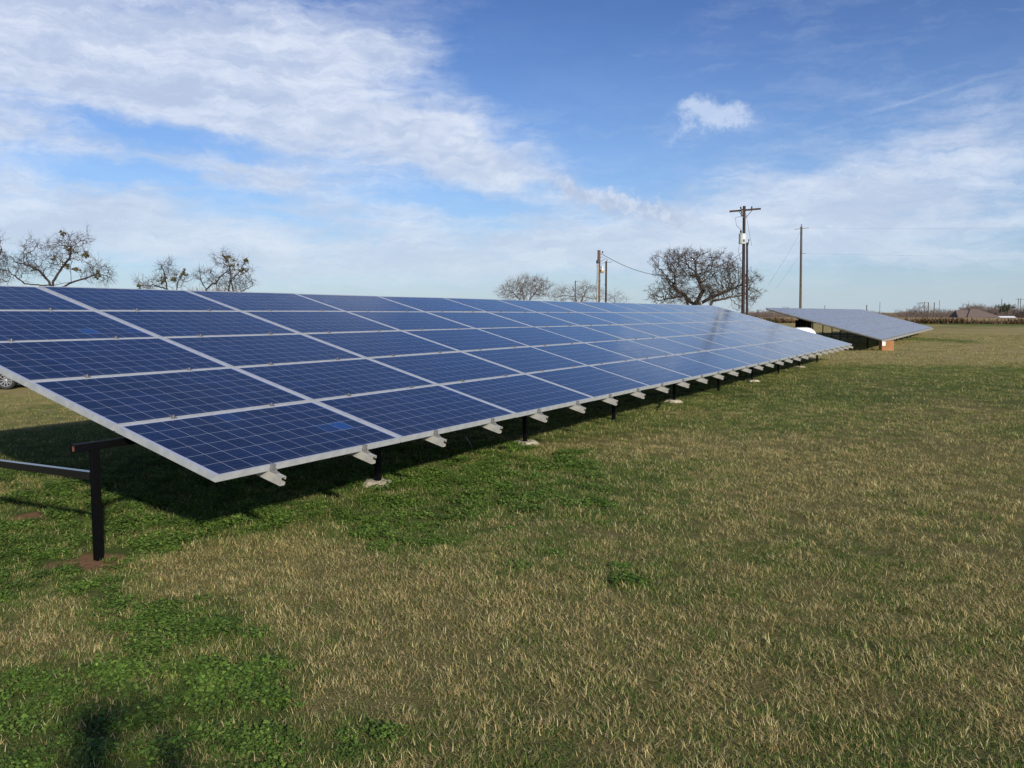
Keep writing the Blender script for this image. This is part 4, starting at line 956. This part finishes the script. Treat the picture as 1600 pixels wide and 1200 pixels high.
# ------------------------------------------------------------------ car parked behind the near array
def car():
    D = 32.0; hub = at(11, 598, D); gzv = float(gz(hub.x, hub.y)); wr = .335
    print('car ground', gzv, 'wheel z', hub.z-wr)
    ang = R(-2)
    t = thing('parked_car', 'dark parked car with multi spoke wheels, seen under the left panel edge', 'car', (hub.x, hub.y, gzv))
    t.rotation_euler[2] = CAR_RZ
    paint = mat('dark_car_paint', (.02, .021, .024), .25, .2); glassm = mat('window_glass', (.05, .06, .07), .1); tyre = mat('tyre_rubber', (.018, .018, .018), .8); rim = mat('alloy', (.42, .42, .43), .3, .7)
    prof = [(-.95, .28), (-.98, .55), (-.90, .78), (-.2, .92), (.35, .98), (1.0, 1.42), (1.7, 1.50), (2.5, 1.42), (3.1, 1.10), (3.55, 1.02), (3.62, .6), (3.55, .3)]
    def shell(pts, y0, y1, ins=0):
        m = MB(); n = len(pts); m.v = [(x, y0, z) for x, z in pts]+[(x, y1, z) for x, z in pts]
        m.f = [tuple(range(n)), tuple(range(n, 2*n))[::-1]]+[(i, (i+1) % n, n+(i+1) % n, n+i) for i in range(n)]; return m
    lower = [(-.95, .26), (-1.0, .5), (-.93, .74), (-.6, .84), (.3, .95), (3.2, 1.0), (3.55, .98), (3.63, .6), (3.55, .26), (3.08, .26), (3.02, .5), (2.86, .66), (2.68, .71), (2.50, .66), (2.34, .5), (2.28, .26), (.40, .26), (.34, .5), (.18, .66), (0, .71), (-.18, .66), (-.34, .5), (-.40, .26)]
    b = shell(lower, -.06, 1.74).obj('body', paint, t); bv = b.modifiers.new('bevel', 'BEVEL'); bv.width = .05; bv.segments = 3; bv.limit_method = 'ANGLE'
    cab = MB(); lo = [(.35, .96), (3.3, .99)]; hi = [(1.15, 1.43), (2.55, 1.43)]
    cab.v = [(.35, .02, .955), (3.3, .02, .985), (3.3, 1.66, .985), (.35, 1.66, .955), (1.15, .2, 1.45), (2.6, .2, 1.45), (2.6, 1.48, 1.45), (1.15, 1.48, 1.45)]
    cab.f = [(0, 1, 5, 4), (1, 2, 6, 5), (2, 3, 7, 6), (3, 0, 4, 7), (4, 5, 6, 7)]
    c = cab.obj('cabin', paint, t); bv = c.modifiers.new('bevel', 'BEVEL'); bv.width = .04; bv.segments = 2
    def quad(name, q, m): mm = MB(); mm.v = q; mm.f = [(0, 1, 2, 3)]; mm.obj(name, m, t, fix=False)
    quad('side_window', [(.62, .050, 1.0), (1.72, .050, 1.01), (1.72, .185, 1.38), (1.2, .185, 1.38)], glassm); quad('side_window', [(1.80, .050, 1.01), (3.0, .050, 1.02), (2.5, .185, 1.38), (1.80, .185, 1.38)], glassm)
    quad('windscreen', [(.46, .15, 1.03), (.46, 1.53, 1.03), (1.10, 1.40, 1.42), (1.10, .28, 1.42)], glassm)
    for wx in (0, 2.68):
        for wy, s_ in ((-.02, -1), (1.70, 1)):
            w = thing('wheel', None, None, (0, 0, 0)); w.parent = t; w.location = (wx, wy, wr)
            for k_ in ('label', 'category'):
                if k_ in w: del w[k_]
            Mr = Matrix.Rotation(math.pi/2, 4, 'X')
            MB().lathe([(.23, -.10), (.31, -.105), (wr, -.07), (wr, .07), (.31, .105), (.23, .10), (.225, .06), (.225, -.06), (.23, -.10)], 30, Mr).obj('tyre', tyre, w, True)
            r_ = MB(); pr = [(.225, -.09), (.205, -.085), (.205, .085), (.225, .09)]
            for k in range(28):
                a0, a1 = k*6.2832/28, (k+1)*6.2832/28
                i = len(r_.v)
                for rr, yy in ((.232, -.1), (.205, -.1), (.205, .1)):
                    for a in (a0, a1): r_.v.append((rr*math.cos(a), yy, rr*math.sin(a)))
                r_.f += [(i, i+1, i+3, i+2), (i+2, i+3, i+5, i+4)]
            for k in range(10):
                a = k*6.2832/10; d_ = Vector((math.cos(a), 0, math.sin(a)))
                r_.beam(d_*.04+Vector((0, s_*.085, 0)), d_*.215+Vector((0, s_*.10, 0)), .030, .02, up=Vector((0, 1, 0)))
            r_.lathe([(.05, -.015), (.05, .012), (.02, .02)], 12, Matrix.Translation((0, s_*.095, 0)) @ Mr)
            r_.obj('rim', rim, w)
            MB().lathe([(.15, -.01), (.15, .01)], 20, Mr).obj('brake_disc', M_BOLT, w)
    MB().box((-.99, .15, .60), (-.93, .45, .72)).obj('headlight', mat('lamp_clear', (.5, .5, .5), .1), t); MB().box((-.99, 1.2, .60), (-.93, 1.5, .72)).obj('headlight', mat('lamp_clear'), t)
    MB().box((3.58, .15, .74), (3.66, .5, .86)).obj('tail_light', mat('lamp_red', (.3, .02, .02), .2), t); MB().box((3.58, 1.2, .74), (3.66, 1.55, .86)).obj('tail_light', mat('lamp_red'), t)
    # underside
    MB().box((-.5, .2, .16), (3.2, 1.5, .27)).obj('underbody', M_DARK, t)
CAR_RZ = R(8)
car()

# ------------------------------------------------------------------ the photographer, whose shadow falls on the grass at lower left
def skin(name, verts, edges, radii, m, parent, root=0, lv=2):
    me = bpy.data.meshes.new(name); me.from_pydata(verts, edges, []); me.materials.append(m)
    o = link(name, me, parent); md = o.modifiers.new('skin', 'SKIN'); md.use_smooth_shade = True
    if not me.skin_vertices: me.attributes.new if False else None
    sk = me.skin_vertices[0].data if me.skin_vertices else None
    if sk:
        for v, r in zip(sk, radii): v.radius = (r, r) if isinstance(r, float) else r
        for v in sk: v.use_root = False
        sk[root].use_root = True
    sb = o.modifiers.new('subdivision', 'SUBSURF'); sb.levels = lv; sb.render_levels = lv
    return o
def photographer():
    t = thing('person', 'person behind the camera holding up a phone, casting the shadow at lower left', 'person', (0, -.375, 0)); t.scale = (1.22, 1.05, 1.03)
    skinm = mat('skin', (.45, .27, .19), .5); cloth = mat('dark_jacket', (.05, .055, .07), .9); denim = mat('denim', (.06, .08, .13), .9); hair = mat('hair', (.05, .03, .02), .8)
    V = [(0, 0, 1.0), (0, .01, 1.18), (0, 0, 1.36), (0, -.01, 1.47), (0, .0, 1.56), (0, .02, 1.66), (0, .015, 1.74)]; E_ = [(0, 1), (1, 2), (2, 3), (3, 4), (4, 5), (5, 6)]
    Rr = [(.20, .16), (.21, .16), (.23, .16), (.13, .10), (.060, .060), (.082, .10), (.072, .088)]
    for s_ in (-1, 1):
        k = len(V); V += [(s_*.20, 0, 1.42), (s_*.27, .08, 1.22), (s_*.13, .30, 1.46), (s_*.085, .355, 1.56)]; E_ += [(2, k), (k, k+1), (k+1, k+2), (k+2, k+3)]; Rr += [.085, .075, .055, .040]
        k = len(V); V += [(s_*.10, 0, .90), (s_*.11, .01, .50), (s_*.12, -.02, .09), (s_*.13, .13, .045)]; E_ += [(0, k), (k, k+1), (k+1, k+2), (k+2, k+3)]; Rr += [.095, .062, .043, .036]
    skin('body', V, E_, Rr, cloth, t)
    for s_ in (-1, 1):
        b0 = Vector((s_*.085, .355, 1.56)); V = [tuple(b0), (s_*.08, .37, 1.63)]; E_ = [(0, 1)]; Rr = [.026, .034]
        for q in range(4):
            k = len(V); V += [(s_*(.085+.004*q), .375, 1.655-q*.018), (s_*.088, .405, 1.665-q*.02), (s_*.070, .412, 1.667-q*.02)]; E_ += [(1, k), (k, k+1), (k+1, k+2)]; Rr += [.0095, .0085, .008]
        k = len(V); V += [(s_*.062, .355, 1.635), (s_*.048, .368, 1.655)]; E_ += [(1, k), (k, k+1)]; Rr += [.011, .009]
        skin('hand', V, E_, Rr, skinm, t, 0, 1)
    h = MB(); h.lathe([(.03, -.055), (.085, -.03), (.098, .03), (.085, .085), (.045, .115), (.005, .122)], 16, None, (0, .0, 1.70)); h.obj('hair', hair, t, True)
    f = MB(); f.lathe([(.02, -.12), (.05, -.10), (.072, -.03), (.074, .03), (.06, .08), (.01, .10)], 16, None, (0, .045, 1.675)); fo = f.obj('face', skinm, t, True)
    n_ = MB(); n_.v = [(0, .115, 1.70), (-.014, .112, 1.655), (.014, .112, 1.655), (0, .140, 1.660)]; n_.f = [(0, 1, 3), (0, 3, 2), (1, 2, 3), (0, 2, 1)]; n_.obj('nose', skinm, fo)
    for s_ in (-1, 1):
        MB().lathe([(.002, -.012), (.011, -.006), (.012, .006), (.002, .012)], 10, None, (s_*.028, .106, 1.695)).obj('eye', mat('eye_white', (.7, .7, .7), .2), fo, True)
        MB().box((s_*.078-.007, .0, 1.655), (s_*.078+.007, .035, 1.715)).obj('ear', skinm, fo)
    MB().box((-.025, .108, 1.620), (.025, .1175, 1.628)).obj('mouth', mat('lips', (.35, .13, .11), .5), fo)
    for s_ in (-1, 1): sh = MB().box((s_*.13-.045, -.08, 0), (s_*.13+.045, .19, .075)).obj('shoe', M_DARK, t); bv = sh.modifiers.new('bevel', 'BEVEL'); bv.width = .025; bv.segments = 3
    p = MB().box((-.07, -.006, -.035), (.07, .0, .035)).obj('phone', M_DARK); p.location = (0, -.012, EYE-.01); tag(p, 'dark phone held up at eye height by the person behind the camera', 'phone')
photographer()
